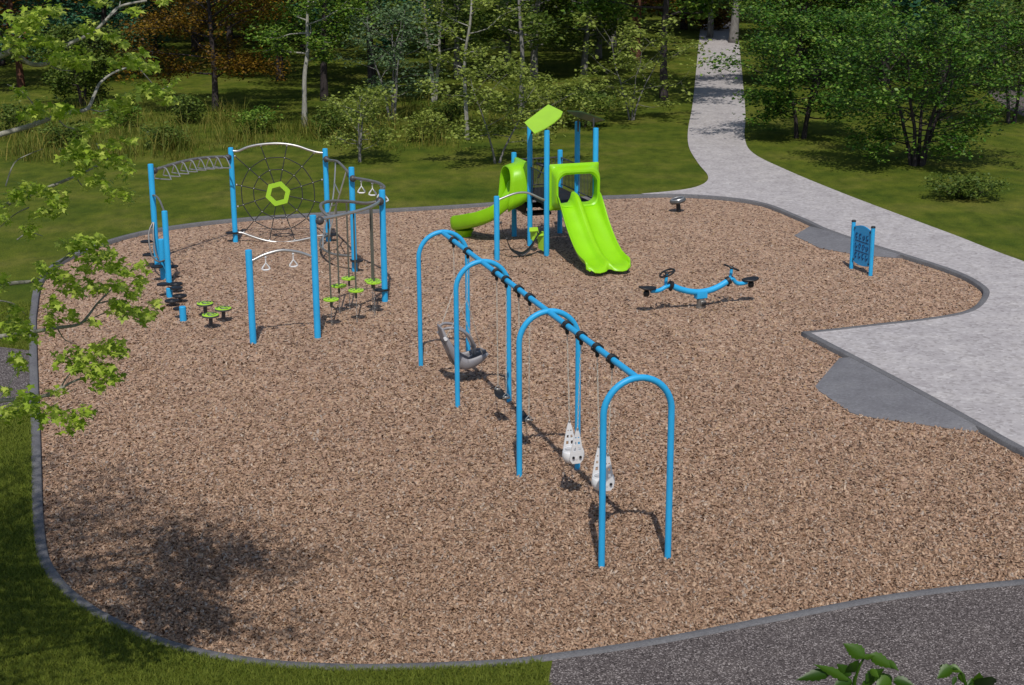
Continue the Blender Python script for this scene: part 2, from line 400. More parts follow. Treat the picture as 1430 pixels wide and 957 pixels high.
# ------------------------------------------------------------------ ground, kerb, path
ZK, ZL, ZP = 0.09, 0.072, 0.085
kr = [(850, 274), (950, 272), (1050, 281), (1110, 302), (1150, 320), (1205, 339), (1260, 356), (1330, 379), (1366, 398), (1372, 412), (1352, 432), (1300, 443), (1230, 451), (1160, 459)]
kr2 = [(1190, 500), (1270, 542), (1360, 592), (1430, 631)]
kl = [(1430, 808), (1250, 828), (1100, 855), (900, 893), (745, 915), (700, 920), (550, 926), (450, 925), (350, 917), (240, 894), (140, 850), (82, 800), (62, 740), (56, 600), (51, 470), (52, 430), (64, 385), (110, 353), (200, 324), (320, 307), (480, 296), (640, 287), (750, 279)]
K = lambda l: [G(a, b, ZK)[:2] for a, b in l]
seg1 = crom(np.array([[*p, 0] for p in K(kr)]), 5)[0][:, :2]
seg2 = crom(np.array([[*p, 0] for p in K([(1119, 463)] + kr2)] + [[8.75, 17.55, 0]]), 4)[0][:, :2]
seg3 = crom(np.array([[8.6, 17.2, 0]] + [[*p, 0] for p in K(kl)] + [[*p, 0] for p in K(kr[:1])]), 5)[0][:-1, :2]
loop = np.concatenate([seg1, seg2, seg3])
dif = np.linalg.norm(loop - np.roll(loop, 1, 0), axis=1); loop = loop[dif > 0.02]
area = 0.5 * np.sum(loop[:, 0] * np.roll(loop[:, 1], -1) - np.roll(loop[:, 0], -1) * loop[:, 1])
def offset(P, d):
    t0 = P - np.roll(P, 1, 0); t1 = np.roll(P, -1, 0) - P
    t0 /= np.linalg.norm(t0, axis=1)[:, None]; t1 /= np.linalg.norm(t1, axis=1)[:, None]
    n0 = np.stack([t0[:, 1], -t0[:, 0]], 1); n1 = np.stack([t1[:, 1], -t1[:, 0]], 1)
    b = n0 + n1; b /= np.maximum(np.linalg.norm(b, axis=1)[:, None], 1e-6)
    c = np.maximum((b * n0).sum(1), 0.5)
    return P + b * (d / c)[:, None] * np.sign(area)
outer = offset(loop, 0.14)
km = MB(); n = len(loop)
e1 = offset(loop, 0.012); e2 = offset(loop, 0.128)
row = lambda p, z: np.concatenate([p, np.full((len(p), 1), z)], 1)
rings = [row(loop, -0.06), row(loop, ZK - 0.012), row(e1, ZK), row(e2, ZK), row(outer, ZK - 0.012), row(outer, -0.06)]
km.loft(rings, closed=True)
tag(km.build('kerb', KERB, ang=60), kind='structure')
sheet('mulch_bed', offset(loop, 0.02), 0.0, MULCH)
sheet('lawn', [(-700, -60), (700, -60), (700, 1200), (-700, 1200)], ZL, LAWN, hole=offset(loop, 0.08))

pl = [(985, 30), (978, 42), (972, 100), (967, 147), (961, 180), (962, 205), (975, 228), (988, 244), (986, 254), (968, 262), (935, 267), (895, 270.5)]
pr = [(1026, 30), (1030, 42), (1037, 110), (1041, 160), (1040, 192), (1052, 214), (1100, 238), (1165, 265), (1230, 290), (1330, 327), (1430, 365)]
pA = crom(np.array([G(a, b, ZP) for a, b in pl]), 5)[0][:, :2]
pB = crom(np.array([G(a, b, ZP) for a, b in pr] + [[13.6, 28, 0], [13.9, 10, 0]]), 5)[0][:, :2]
i0 = int(np.argmin(np.linalg.norm(loop - K([(895, 272)])[0], axis=1))); i1 = int(np.argmin(np.linalg.norm(loop - np.array([8.75, 17.55]), axis=1)))
mid = offset(loop, 0.05)
rimline = mid[i0:i1 + 1] if i1 > i0 else np.concatenate([mid[i0:], mid[:i1 + 1]])
path_poly = np.concatenate([pA, rimline, [[9.2, 10.0]], pB[::-1]])
sheet('path', path_poly, ZP, CONC)
# control joints cut across the concrete path are left to the photograph: it shows none

RAMPS = []
def ramp_pad(name, top, out, zt=ZK - 0.004, zo=0.012):
    t = [G(a, b, zt) for a, b in top]; o_ = [G(a, b, zo) for a, b in out]
    t = crom(np.array(t), 6)[0]; o_ = np.array(o_)
    k = 24; RAMPS.append([p[:2] for p in t] + [p[:2] for p in o_[::-1]])
    def rs(P):
        s_ = np.concatenate([[0], np.cumsum(np.linalg.norm(np.diff(P, axis=0), axis=1))]); q = np.linspace(0, s_[-1], k)
        return np.stack([np.interp(q, s_, P[:, j]) for j in range(3)], 1)
    a, b_ = rs(t), rs(o_)
    rows = [a + (b_ - a) * f for f in np.linspace(0, 1, 6)]
    rows.append(b_ * [1, 1, 0] + [0, 0, -0.05])
    tag(MB().loft(rows, closed=False).build(name, RAMPM), kind='structure')
ramp_pad('ramp', [(1152, 321), (1205, 339.5), (1262, 357)], [(1131, 316), (1109, 329), (1146, 347), (1200, 356), (1264, 361)])
ramp_pad('ramp', [(1187, 499), (1270, 543), (1363, 594)], [(1172, 500), (1137, 541), (1192, 579), (1280, 592), (1372, 604)])

gp = [(0.24, 14.93)] + [tuple(p) for p in seg3[::-1] if 0.3 < p[0] < 8.7 and p[1] < 18] + [(14, 17.2), (14, 6), (1.4, 6), (0.62, 12.6), (0.36, 14.3)]
gp[1:1] = []
g_o = offset(loop, 0.1)
gl = [tuple(p) for p in g_o if 0.25 < p[0] < 8.7 and p[1] < 17.8]
gl.sort()
sheet('gravel', [(0.36, 14.3), gl[0]] + gl + [(9.1, 16.9), (9.1, 6), (1.4, 6), (0.62, 12.6)], ZL + 0.006, GRAVEL)
kl_o = [tuple(p) for p in g_o if p[0] < -7 and G(50, 600)[1] < p[1] < G(50, 484)[1]]
kl_o.sort(key=lambda p: p[1])
sheet('gravel', kl_o + [(-10.6, 27.7), (-17, 27.2), (-17, 23.6), (-8.6, 22.8)], ZL + 0.006, GRAVEL)
sheet('gravel', [G(*q, ZL)[:2] for q in ((1378, 128), (1400, 148), (1440, 168), (1530, 160), (1500, 130), (1420, 118))], ZL + 0.006, GRAVEL)

# loose wood chips lying on the bed (thin solid flakes, each tilted its own way)
def chips():
    nn = 120000
    q = rng.random((nn * 3, 2)); px = -20 + q[:, 0] * 1470; py = 290 + q[:, 1] ** 0.62 * 650
    P = np.array([px, py]).T
    d = FW + RT * ((P[:, :1] - IW / 2) / FPX) + UP * ((IH / 2 - P[:, 1:]) / FPX); t = -CAMH / d[:, 2:]; X = d * t
    X = X[inpoly(X, offset(loop, -0.03))]; X = X[~inpoly(X, RAMPS[0]) & ~inpoly(X, RAMPS[1])][:nn]
    m_ = len(X); a = rng.random(m_) * 2 * np.pi; L = 0.010 + 0.017 * rng.random(m_); Wd = L * (0.3 + 0.4 * rng.random(m_))
    tilt = rng.normal(0, 0.6, (m_, 2))
    u = np.stack([np.cos(a), np.sin(a), tilt[:, 0]], 1); w = np.stack([-np.sin(a), np.cos(a), tilt[:, 1]], 1)
    X[:, 2] = 0.014 + 0.012 * rng.random(m_)
    th = 0.004
    quads = [X + u * L[:, None] * sx + w * Wd[:, None] * sy for sx, sy in ((-1, -.7), (1, -1), (.9, 1), (-.8, .8))]
    top = np.stack(quads, 1); bot = top - [0, 0, th]
    V = np.concatenate([top, bot], 1).reshape(-1, 3)
    base = np.arange(m_)[:, None] * 8
    F = np.concatenate([base + np.array(f) for f in ((0, 1, 2, 3), (0, 4, 5, 1), (1, 5, 6, 2), (2, 6, 7, 3), (3, 7, 4, 0))])
    tag(fastmesh('wood_chips', V, F, CHIP), kind='stuff')
chips()

def blades(name, XY, hgt, wid, lean, m, z0, curve=0.5):
    m_ = len(XY); a = rng.random(m_) * 2 * np.pi; h = hgt * (0.55 + 0.75 * rng.random(m_)); ln = lean * rng.random(m_) * h
    dirv = np.stack([np.cos(a), np.sin(a)], 1); sd = np.stack([-np.sin(a), np.cos(a)], 1) * (wid * (0.6 + 0.7 * rng.random(m_)))[:, None]
    z0 = np.broadcast_to(z0, m_)
    b0 = np.concatenate([XY - sd, z0[:, None]], 1); b1 = np.concatenate([XY + sd, z0[:, None]], 1)
    mid_ = XY + dirv * (ln * 0.3)[:, None]; zz = (z0 + h * 0.6)[:, None]
    m0 = np.concatenate([mid_ - sd * .8, zz], 1); m1 = np.concatenate([mid_ + sd * .8, zz], 1)
    tp = XY + dirv * ln[:, None]; zt = (z0 + h)[:, None]
    t0 = np.concatenate([tp - sd * .12, zt], 1); t1 = np.concatenate([tp + sd * .12, zt], 1)
    V = np.stack([b0, b1, m0, m1, t0, t1], 1).reshape(-1, 3); bs = np.arange(m_)[:, None] * 6
    F = np.concatenate([bs + np.array((0, 1, 3, 2)), bs + np.array((2, 3, 5, 4))])
    return fastmesh(name, V, F, m)
def near_grass():
    nn = 900000
    P = np.stack([-10.5 + rng.random(nn) * 11.5, 13.6 + rng.random(nn) ** 1.6 * 17], 1)
    ok = ~inpoly(P, offset(loop, 0.125)); P = P[ok]
    ok = ~inpoly(P, [(0.37, 14.3), (0.26, 14.9), (0.26, 15.3), (2, 16), (2, 6), (1.4, 6), (0.63, 12.6)]); P = P[ok]
    ok = ~inpoly(P, kl_o + [(-10.6, 27.7), (-17, 27.2), (-17, 23.6), (-8.6, 22.8)]); P = P[ok]
    vis = (P[:, 0] > -0.352 * P[:, 1] - 0.5) & (P[:, 0] < 0.9); P = P[vis]
    return tag(blades('grass', P[:190000], 0.05, 0.0038, 1.7, L_GRASS, ZL - 0.005), kind='stuff')
near_grass()

# ------------------------------------------------------------------ swing set and its swings
TH = 1.8698015953; SU = V3(math.cos(TH), math.sin(TH), 0); SV = V3(-math.sin(TH), math.cos(TH), 0); SR = -SV
SO = V3(1.08644, 17.37717, 0); SWD = 0.87776; TOPZ = 2.395; TR = 0.041
SAPEX = SO - SV * SWD / 2
PU = V3(0, 0, 1)
SP = lambda s_, r_, z_: SAPEX + SU * s_ + SR * r_ + PU * z_     # along the beam, to its right, up
arch_s = [0, 3.35551, 6.71102, 9.19981]
sw = thing('swing_frame', SAPEX + SU * 4.6, 'long blue swing frame of four rounded arches joined by one top beam', 'swing set')
for s_ in arch_s:
    h = SWD / 2; pts = [SP(s_, -h, -0.05), SP(s_, -h, 1.0), SP(s_, -h, TOPZ - h - .02)]
    pts += [SP(s_, -h * math.cos(a), TOPZ - h + h * math.sin(a)) for a in np.linspace(0.06, np.pi - 0.06, 21)]
    pts += [SP(s_, h, TOPZ - h - .02), SP(s_, h, 1.0), SP(s_, h, -0.05)]
    MB().tube(pts, TR, 20).build('arch', BLUE, sw)
MB().tube([SP(0.02, 0, TOPZ - 0.012), SP(4.5, 0, TOPZ - 0.012), SP(9.18, 0, TOPZ - 0.012)], TR, 20).build('beam', BLUE, sw)
hang_s = [8.469, 7.566, 5.907, 5.399, 4.762, 4.23, 2.581, 2.02, 1.411, 0.87]
for s_ in hang_s:
    m_ = MB(); c = SP(s_, 0, TOPZ - 0.012)
    m_.tube([c + SR * 0.051 * math.cos(a) + PU * 0.051 * math.sin(a) for a in np.linspace(0, 2 * np.pi, 18, endpoint=False)], 0.017, 8, closed=True)
    for q in (-0.032, 0.032):
        m_.tube([c + SU * q + SR * 0.052 * math.cos(a) + PU * 0.052 * math.sin(a) for a in np.linspace(0, 2 * np.pi, 18, endpoint=False)], 0.017, 8, closed=True)
    for sg in (-1, 1):
        m_.box(c + SR * sg * 0.068, (0.04, 0.035, 0.045), np.array([SU, SR, PU]), 0.006)
    m_.box(c - PU * 0.082, (0.035, 0.05, 0.06), np.array([SU, SR, PU]), 0.008)
    m_.tube([c - PU * 0.10 + SR * 0.02 * math.cos(a) + PU * 0.02 * math.sin(a) for a in np.linspace(0, 2 * np.pi, 10, endpoint=False)], 0.007, 6, closed=True)
    m_.build('hanger', BLACK, sw)
def chain_line(m_, a, b, r=0.0062):
    """a welded chain: alternating flattened links threaded along the line"""
    a = np.asarray(a, float); b = np.asarray(b, float); d = b - a; Ln = np.linalg.norm(d); d = d / Ln
    e = nrmv(np.cross(d, SU + 0.01)); f = np.cross(d, e); k = max(2, int(Ln / 0.046)); st = Ln / k
    for i in range(k):
        c = a + d * (i + 0.5) * st; w = e if i % 2 else f
        m_.tube([c + d * st * 0.62 * math.cos(t) + w * 0.0095 * math.sin(t) for t in np.linspace(0, 2 * np.pi, 8, endpoint=False)], r * 0.55, 4, closed=True)
def hang_point(s_): return SP(s_, 0, TOPZ - 0.125)

def belt_swing(sa, sb, zs, label):
    sm = (sa + sb) / 2; h = 0.225
    t = thing('belt_swing', SP(sm, 0, zs), label, 'swing', 'black belt swings')
    m_ = MB(); rows = []
    for x in np.linspace(-1, 1, 17):
        z = zs - 0.055 + 0.055 * x ** 4; hw = 0.085 * (1 - 0.30 * abs(x) ** 4)
        rows.append([SP(sm + x * h, -hw, z + 0.012), SP(sm + x * h, -hw * 0.6, z), SP(sm + x * h, 0, z - 0.003), SP(sm + x * h, hw * 0.6, z), SP(sm + x * h, hw, z + 0.012)])
    m_.loft(rows, closed=False); m_.build('seat', BLACK, t, solid=0.012)
    for sg, s_ in ((-1, min(sa, sb)), (1, max(sa, sb))):
        e = SP(sm + sg * (h - 0.005), 0, zs)
        mm = MB(); mm.tube([e + SR * -0.055 + PU * -0.01, e + SR * 0.055 + PU * -0.01, e + SR * 0.045 + PU * 0.03, e + PU * 0.075, e + SR * -0.045 + PU * 0.03], 0.0075, 6, closed=True)
        mm.box(e + PU * 0.005, (0.022, 0.07, 0.03), np.array([SU, SR, PU]), 0.004)
        mm.build('seat_clamp', CHROME, t)
        mc = MB(); chain_line(mc, e + PU * 0.075, hang_point(s_)); mc.build('chain', CHAIN, t)
b1 = G(702.5, 566); 
belt_swing(5.399, 5.907, 0.50, 'black belt swing hanging nearest the grey moulded swing chair')
belt_swing(4.23, 4.762, 0.50, 'black belt swing partly hidden by the left leg of the third arch')

def bucket_swing(sa, sb, zb, label):
    sm = (sa + sb) / 2
    t = thing('bucket_swing', SP(sm, 0, zb), label, 'swing', 'white bucket swings')
    m_ = MB(); rows = []
    nn = 28
    prof = [(0.0, 0.02), (0.010, 0.080), (0.035, 0.120), (0.075, 0.142), (0.115, 0.148), (0.155, 0.142), (0.185, 0.130)]
    for z, r in prof:
        rows.append([SP(sm + 0.92 * r * math.cos(a), 1.0 * r * math.sin(a), zb + z) for a in np.linspace(0, 2 * np.pi, nn, endpoint=False)])
    m_.loft(rows, closed=True, caps=False)
    m_.add([SP(sm, 0, zb - 0.001)] + rows[0], [(0, 1 + k, 1 + (k + 1) % nn) for k in range(nn)])
    m_.build('seat', WHITE, t, solid=0.016)
    m_ = MB()                                            # rolled rim
    m_.tube([SP(sm + 0.120 * math.cos(a), 0.130 * math.sin(a), zb + 0.187) for a in np.linspace(0, 2 * np.pi, 28, endpoint=False)], 0.010, 8, closed=True)
    m_.build('rim', WHITE, t)
    for sg, s_ in ((-1, min(sa, sb)), (1, max(sa, sb))):  # pierced gussets that rise to the chains
        s0 = sm + sg * 0.135; s1 = sm + sg * 0.165; m_ = MB()
        H0, H1 = zb + 0.03, zb + 0.54
        P = lambda r_, f: SP(s0 + (s1 - s0) * f, r_, H0 + (H1 - H0) * f)
        hw = lambda f: (0.104 if f > .2 else 0.045 + .59 * f - 1.5 * f * f) * (1 - f) ** 0.8 + 0.012
        fs_ = [0, 0.1, 0.2, 0.36, 0.46, 0.54, 0.62, 0.72, 0.76, 1.0]
        for a, b in zip(fs_[:-1], fs_[1:]):
            win = (a, b) in ((0.36, 0.46), (0.54, 0.62), (0.72, 0.76))
            segs = [(-1, -0.66), (-0.2, 0.2), (0.66, 1)] if win else [(-1, 1)]
            for l, r_ in segs:
                m_.prism([P(l * hw(a), a), P(r_ * hw(a), a), P(r_ * hw(b), b), P(l * hw(b), b)], SU * 0.014)
        m_.build('gusset', WHITE, t)
        mm = MB(); mm.box(P(0, 1.0), (0.02, 0.03, 0.035), np.array([SU, SR, PU]), 0.004); mm.build('shackle', CHROME, t)
        mc = MB(); chain_line(mc, P(0, 1.02), hang_point(s_)); mc.build('chain', CHAIN, t)
    for r_ in (-0.05, 0.05):                             # dark bolts on the gusset that faces out
        c = SP(sm - .150, r_, zb + 0.125); MB().cyl(c, c - SU * 0.012, 0.018, 14).build('rivet', BLACK, t)
zb1 = Z(801, 646, *SP(2.3, 0, 0)[:2]); zb2 = Z(846, 684, *SP(1.14, 0, 0)[:2])
bucket_swing(2.02, 2.581, zb1, 'white bucket swing hanging near the third arch with both gussets in clear view')
bucket_swing(0.87, 1.411, zb2, 'white bucket swing partly hidden behind the left leg of the nearest arch')

def adaptive_swing():
    sm = (8.469 + 7.566) / 2; zs = Z(650, 514, *(SP(sm, 0, 0))[:2])
    t = thing('adaptive_swing', SP(sm, 0, zs), 'grey moulded swing chair with high back and safety yoke under the far bay', 'swing')
    # side profile (r to the right of the beam, z above the seat underside), then half width and wall height
    prof = [(-0.40, 0.78, 0.14, 0.03), (-0.38, 0.66, 0.19, 0.06), (-0.33, 0.48, 0.22, 0.10), (-0.25, 0.28, 0.225, 0.14), (-0.14, 0.10, 0.225, 0.19),
            (0.0, 0.015, 0.225, 0.20), (0.14, 0.03, 0.225, 0.19), (0.28, 0.10, 0.22, 0.16), (0.38, 0.18, 0.21, 0.12), (0.44, 0.25, 0.17, 0.05)]
    P = np.array(prof); Q, _ = crom(P[:, [0, 1, 2]], 3); Wl = crom(P[:, [3, 3, 3]], 3)[0][:, 0]
    tan = np.gradient(Q[:, :2], axis=0); tan /= np.linalg.norm(tan, axis=1)[:, None]; nr = np.stack([-tan[:, 1], tan[:, 0]], 1)
    rows = []
    for (r_, z_, w), nn_, wl in zip(Q, nr, Wl):
        row = []
        for x, k in ((-1.0, 1.0), (-1.02, 0.6), (-0.97, 0.25), (-0.8, 0.03), (-0.4, 0), (0, 0), (0.4, 0), (0.8, 0.03), (0.97, 0.25), (1.02, 0.6), (1.0, 1.0)):
            o_ = nn_ * wl * k; row.append(SP(sm + x * w, r_ + o_[0], zs + z_ + o_[1]))
        rows.append(row)
    MB().loft(rows, closed=False).build('shell', GREYP, t, solid=0.022, off=-1)
    m_ = MB()                                            # leg divider and calf pad
    m_.loft([[SP(sm + x, r_, zs + z_) for x, z_ in ((-w, z0), (-w * .7, z1), (w * .7, z1), (w, z0))] for r_, w, z0, z1 in ((0.12, .05, .05, .17), (0.22, .06, .09, .24), (0.33, .06, .15, .28), (0.42, .05, .23, .29))], closed=True, caps=True)
    m_.build('pommel', GREYD, t)
    m_ = MB(); m_.loft([[SP(sm + x * .155, -0.335 + k * 0.42 * 0.4, zs + .52 - k * .42) for x in (-1, -.5, 0, .5, 1)] for k in np.linspace(0, 1, 5)], closed=False)
    m_.build('back_pad', GREYD, t, solid=0.02)
    m_ = MB()                                            # safety yoke from the head of the back over to the lap
    for sg in (-1, 1):
        m_.tube([SP(sm + sg * .12, -0.36, zs + .74), SP(sm + sg * .16, -0.25, zs + .77), SP(sm + sg * .17, -0.08, zs + .73), SP(sm + sg * .16, 0.07, zs + .62), SP(sm + sg * .10, 0.16, zs + .47), SP(sm + sg * .03, 0.20, zs + .36)], [0.022, 0.024, 0.026, 0.028, 0.034, 0.04], 10, smooth=5)
    m_.box(SP(sm, 0.21, zs + .33), (0.14, 0.06, 0.20), np.array([SU, SR, PU]), 0.02)
    m_.build('safety_yoke', GREYP, t)
    for sg in (-1, 1): MB().cyl(SP(sm + sg * .17, -0.34, zs + .60), SP(sm + sg * .235, -0.34, zs + .60), 0.03, 14).build('pivot_cap', WHITE, t)
    for sg, s_ in ((-1, 7.566), (1, 8.469)):
        for r_, z_ in ((-0.33, .64), (0.30, .28)):
            e = SP(sm + sg * .22, r_, zs + z_); mc = MB(); chain_line(mc, e, SP(sm + sg * .4, -0.01, zs + 1.30))
            mc.build('chain', CHAIN, t)
        mc = MB(); chain_line(mc, SP(sm + sg * .4, -0.01, zs + 1.30), hang_point(s_)); mc.build('chain', CHAIN, t)
adaptive_swing()

# ------------------------------------------------------------------ ring-shaped climbing frame
CP = {1: (-8.082, 34.159, 2.38), 2: (-7.479, 32.594, 1.607), 3: (-6.788, 36.993, 2.329), 4: (-4.509, 37.025, 2.29), 5: (-3.537, 33.704, 2.362), 6: (-2.634, 30.898, 2.344), 7: (-3.692, 28.089, 2.361), 8: (-4.854, 27.698, 1.791)}
PR = 0.0635
cf = thing('climbing_frame', (-5.3, 32.6, 0), 'climbing ring of eight blue posts with net, ladders, trapeze rings and lime disc ropes', 'climbing frame')
def post(x, y, h, root, r=PR, name='post', z0=-0.1):
    o = MB().tubeR([(x, y, z0), (x, y, h - 0.02), (x, y, h - 0.006), (x, y, h)], [r, r, r - .004, r - .018], 24).build(name, BLUE, root, ang=30); return o
for k, (x, y, h) in CP.items(): post(x, y, h, cf)
def pz(k, px, py): return Z(px, py, CP[k][0], CP[k][1])
def pp(k, z): return V3(CP[k][0], CP[k][1], z)
def joint(_, p, q, r=0.078):
    m_ = MB()
    """clamped ball joint on a post at p, arm towards q"""
    d = nrmv(np.asarray(q) - p); d[2] *= .3; d = nrmv(d)
    m_.ball(p + d * 0.125, r, 14, 8)
    m_.box(p + d * 0.07, (0.1, 0.09, 0.09), np.array([d, np.cross(PU, d), PU]), 0.015)
    m_.build('pipe_joint', DARKM, cf)
jm = MB(); sm_ = MB()
# net bay between posts 3 and 4
def along(a, b, f, z): p = V3(*CP[a][:2], 0) * (1 - f) + V3(*CP[b][:2], 0) * f; p[2] = z; return p
def netP(px, py):                              # point of the vertical plane through posts 3 and 4
    a, b = V3(*CP[3][:2], 0), V3(*CP[4][:2], 0); n_ = np.cross(b - a, PU); d = ray(px, py); o_ = V3(0, 0, CAMH)
    return o_ + d * ((a - o_) @ n_) / (d @ n_)
top = [netP(*q) for q in ((324.5, 211), (333, 211), (345, 206), (362, 202.3), (388, 200.6), (412, 203.5), (432, 210), (443, 213), (453.5, 214))]
bot = [netP(*q) for q in ((328, 325), (338, 325.5), (352, 330.5), (370, 336), (391, 338.8), (412, 337), (432, 333), (446, 329.6), (457.5, 328.5))]
MB().tube(top, 0.03, 12, smooth=5).build('net_hoop', CHROME, cf); MB().tube(bot, 0.03, 12, smooth=5).build('net_hoop', CHROME, cf)
hub = netP(388.3, 270.7); ex = nrmv(V3(CP[4][0] - CP[3][0], CP[4][1] - CP[3][1], 0)); ey = np.cross(ex, PU)
nm = MB(); nn_ = 12; ends = []
topS = crom(np.array(top), 8)[0]; botS = crom(np.array(bot), 8)[0]
for k in range(nn_):
    a = 2 * np.pi * (k + 0.5) / nn_ + 0.04; d = ex * math.cos(a) + PU * math.sin(a)
    best = None
    for r_ in np.linspace(0.5, 1.7, 241):
        p = hub + d * r_; u_ = (p - V3(*CP[3][:2], 0)) @ ex
        if u_ < 0.07 or u_ > 2.21: break
        zt = np.interp(u_, (topS - V3(*CP[3][:2], 0)) @ ex, topS[:, 2]); zb = np.interp(u_, (botS - V3(*CP[3][:2], 0)) @ ex, botS[:, 2])
        if p[2] > zt or p[2] < zb: break
        best = p
    ends.append((d, best)); nm.tube([hub + d * 0.27, best], 0.0125, 6)
for r_ in (0.60, 0.90):
    pts = []
    for k in range(nn_):
        d0 = ends[k][0]; pts.append(hub + d0 * r_); d1 = ends[(k + 1) % nn_][0]; pts.append(hub + nrmv(d0 + d1) * r_ * 0.985)
    nm.tube(pts, 0.0125, 6, closed=True, smooth=3)
net = nm.build('climbing_net', ROPE, cf)
for d, b in ends:
    MB().ball(b - d * 0.03, 0.026, 8, 6).build('net_end', CHROME, net)
    for r_ in (0.60, 0.90): MB().ball(hub + d * r_, 0.017, 8, 6).build('net_knot', CHROME, net)
hx = MB(); rot = 0.25
ro = [hub + (ex * math.cos(a + rot) + PU * math.sin(a + rot)) * 0.315 for a in np.arange(6) * np.pi / 3]
ri = [hub + (ex * math.cos(a + rot) + PU * math.sin(a + rot)) * 0.192 for a in np.arange(6) * np.pi / 3]
t_ = ey * 0.025
hx.loft([[p - t_ for p in ri], [p - t_ for p in ro], [p + t_ for p in ro], [p + t_ for p in ri], [p - t_ for p in ri]], closed=True)
hx.build('hexagon_ring', LIMEP, net, ang=25)
# overhead loop ladder between posts 1 and 3
a_, b_ = pp(1, pz(1, 213, 239.5)), pp(3, pz(3, 321, 219))
joint(jm, a_, b_); joint(jm, b_, a_)
dd = nrmv((b_ - a_) * [1, 1, 0]); pe = np.cross(dd, PU)
railp = [a_ + (b_ - a_) * f + PU * 0.10 * math.sin(np.pi * f) for f in np.linspace(0.03, 0.97, 13)]
lad = MB().tube(railp, 0.034, 12).build('overhead_ladder', STEEL, cf)
for f in np.linspace(0.13, 0.88, 8):
    c = a_ + (b_ - a_) * f + PU * 0.10 * math.sin(np.pi * f)
    MB().tube([c - pe * .05, c - pe * .12 - PU * .02, c - pe * .22 - PU * .22, c - pe * .19 - PU * .26, c + pe * .19 - PU * .26, c + pe * .22 - PU * .22, c + pe * .12 - PU * .02, c + pe * .05], 0.0145, 8, smooth=2).build('rung', CHROME, lad)
# curved hand pipe and loop step ladder between posts 1 and 2
p1 = pp(1, pz(1, 214.5, 273)); p2 = pp(2, 1.60)
MB().tube([p1, p1 + (p2 - p1) * .3 + PU * .09, p1 + (p2 - p1) * .65 + PU * .10, p2 - PU * .03], 0.022, 10, smooth=5).build('hand_pipe', STEEL, cf)
sidev = nrmv(np.cross(p2 - p1, PU)) * 1.0
if sidev[0] > 0: sidev = -sidev
q0 = pp(1, pz(1, 213.8, 306)); q1 = pp(2, pz(2, 230, 360))
lm = MB(); rails = []
for o_ in (0.0, 0.10):
    pts = [q0 + PU * .0 + V3(0, 0, -o_ * .2), q0 + (q1 - q0) * .12 + sidev * (.07 + o_) - PU * .22, q0 + (q1 - q0) * .40 + sidev * (.10 + o_) - PU * .45, q0 + (q1 - q0) * .75 + sidev * (.05 + o_ * .8) - PU * .30, q1 - V3(0, 0, o_ * .2)]
    P_, _ = crom(np.array(pts), 8); rails.append(P_); lm.tube(P_, 0.019, 10)
stepl = lm.build('curved_climber', STEEL, cf)
for k in (6, 12, 18, 24): MB().tube([rails[0][k], rails[1][k]], 0.014, 8).build('rung', STEEL, stepl)
# bent climber between posts 4 and 5
a_, b_ = pp(4, pz(4, 455, 221.5)), pp(5, pz(5, 491, 246))
joint(jm, a_, b_); joint(jm, b_, a_)
inn = nrmv(V3(-5.5, 32.5, 0) - V3(*((V3(*CP[4][:2], 0) + V3(*CP[5][:2], 0)) / 2)))
MB().tube([a_, a_ + (b_ - a_) * .18 + PU * .03, a_ + (b_ - a_) * .5 + PU * .12, a_ + (b_ - a_) * .8 + PU * .06, b_], 0.03, 12, smooth=5).build('top_pipe', STEEL, cf)
l0, l1 = pp(4, pz(4, 458, 328)), pp(5, pz(5, 494, 357))
MB().tube([l0, l0 + (l1 - l0) * .08 + inn * .35, l0 + (l1 - l0) * .32 + inn * .66, l0 + (l1 - l0) * .66 + inn * .62, l0 + (l1 - l0) * .9 + inn * .28, l1], 0.03, 12, smooth=6).build('bottom_pipe', STEEL, cf)
ra = [a_ + (b_ - a_) * .42 + PU * .10, a_ + (b_ - a_) * .46 + inn * .22 - PU * .75, l0 + (l1 - l0) * .40 + inn * .55 + PU * .45, l0 + (l1 - l0) * .42 + inn * .66]
rb = [a_ + (b_ - a_) * .82 + PU * .04, a_ + (b_ - a_) * .74 + inn * .26 - PU * .55, a_ + (b_ - a_) * .66 + inn * .36 - PU * .9, l0 + (l1 - l0) * .62 + inn * .56 + PU * .42, l0 + (l1 - l0) * .60 + inn * .63]
lm = MB(); A_, _ = crom(np.array(ra), 10); B_, _ = crom(np.array(rb), 8); lm.tube(A_, 0.018, 8); lm.tube(B_, 0.018, 8)
bl = lm.build('arch_ladder', CHROME, cf)
for f in (0.22, 0.4, 0.58, 0.76): MB().tube([A_[int(f * (len(A_) - 1))], B_[int(f * (len(B_) - 1))]], 0.014, 8).build('rung', CHROME, bl)
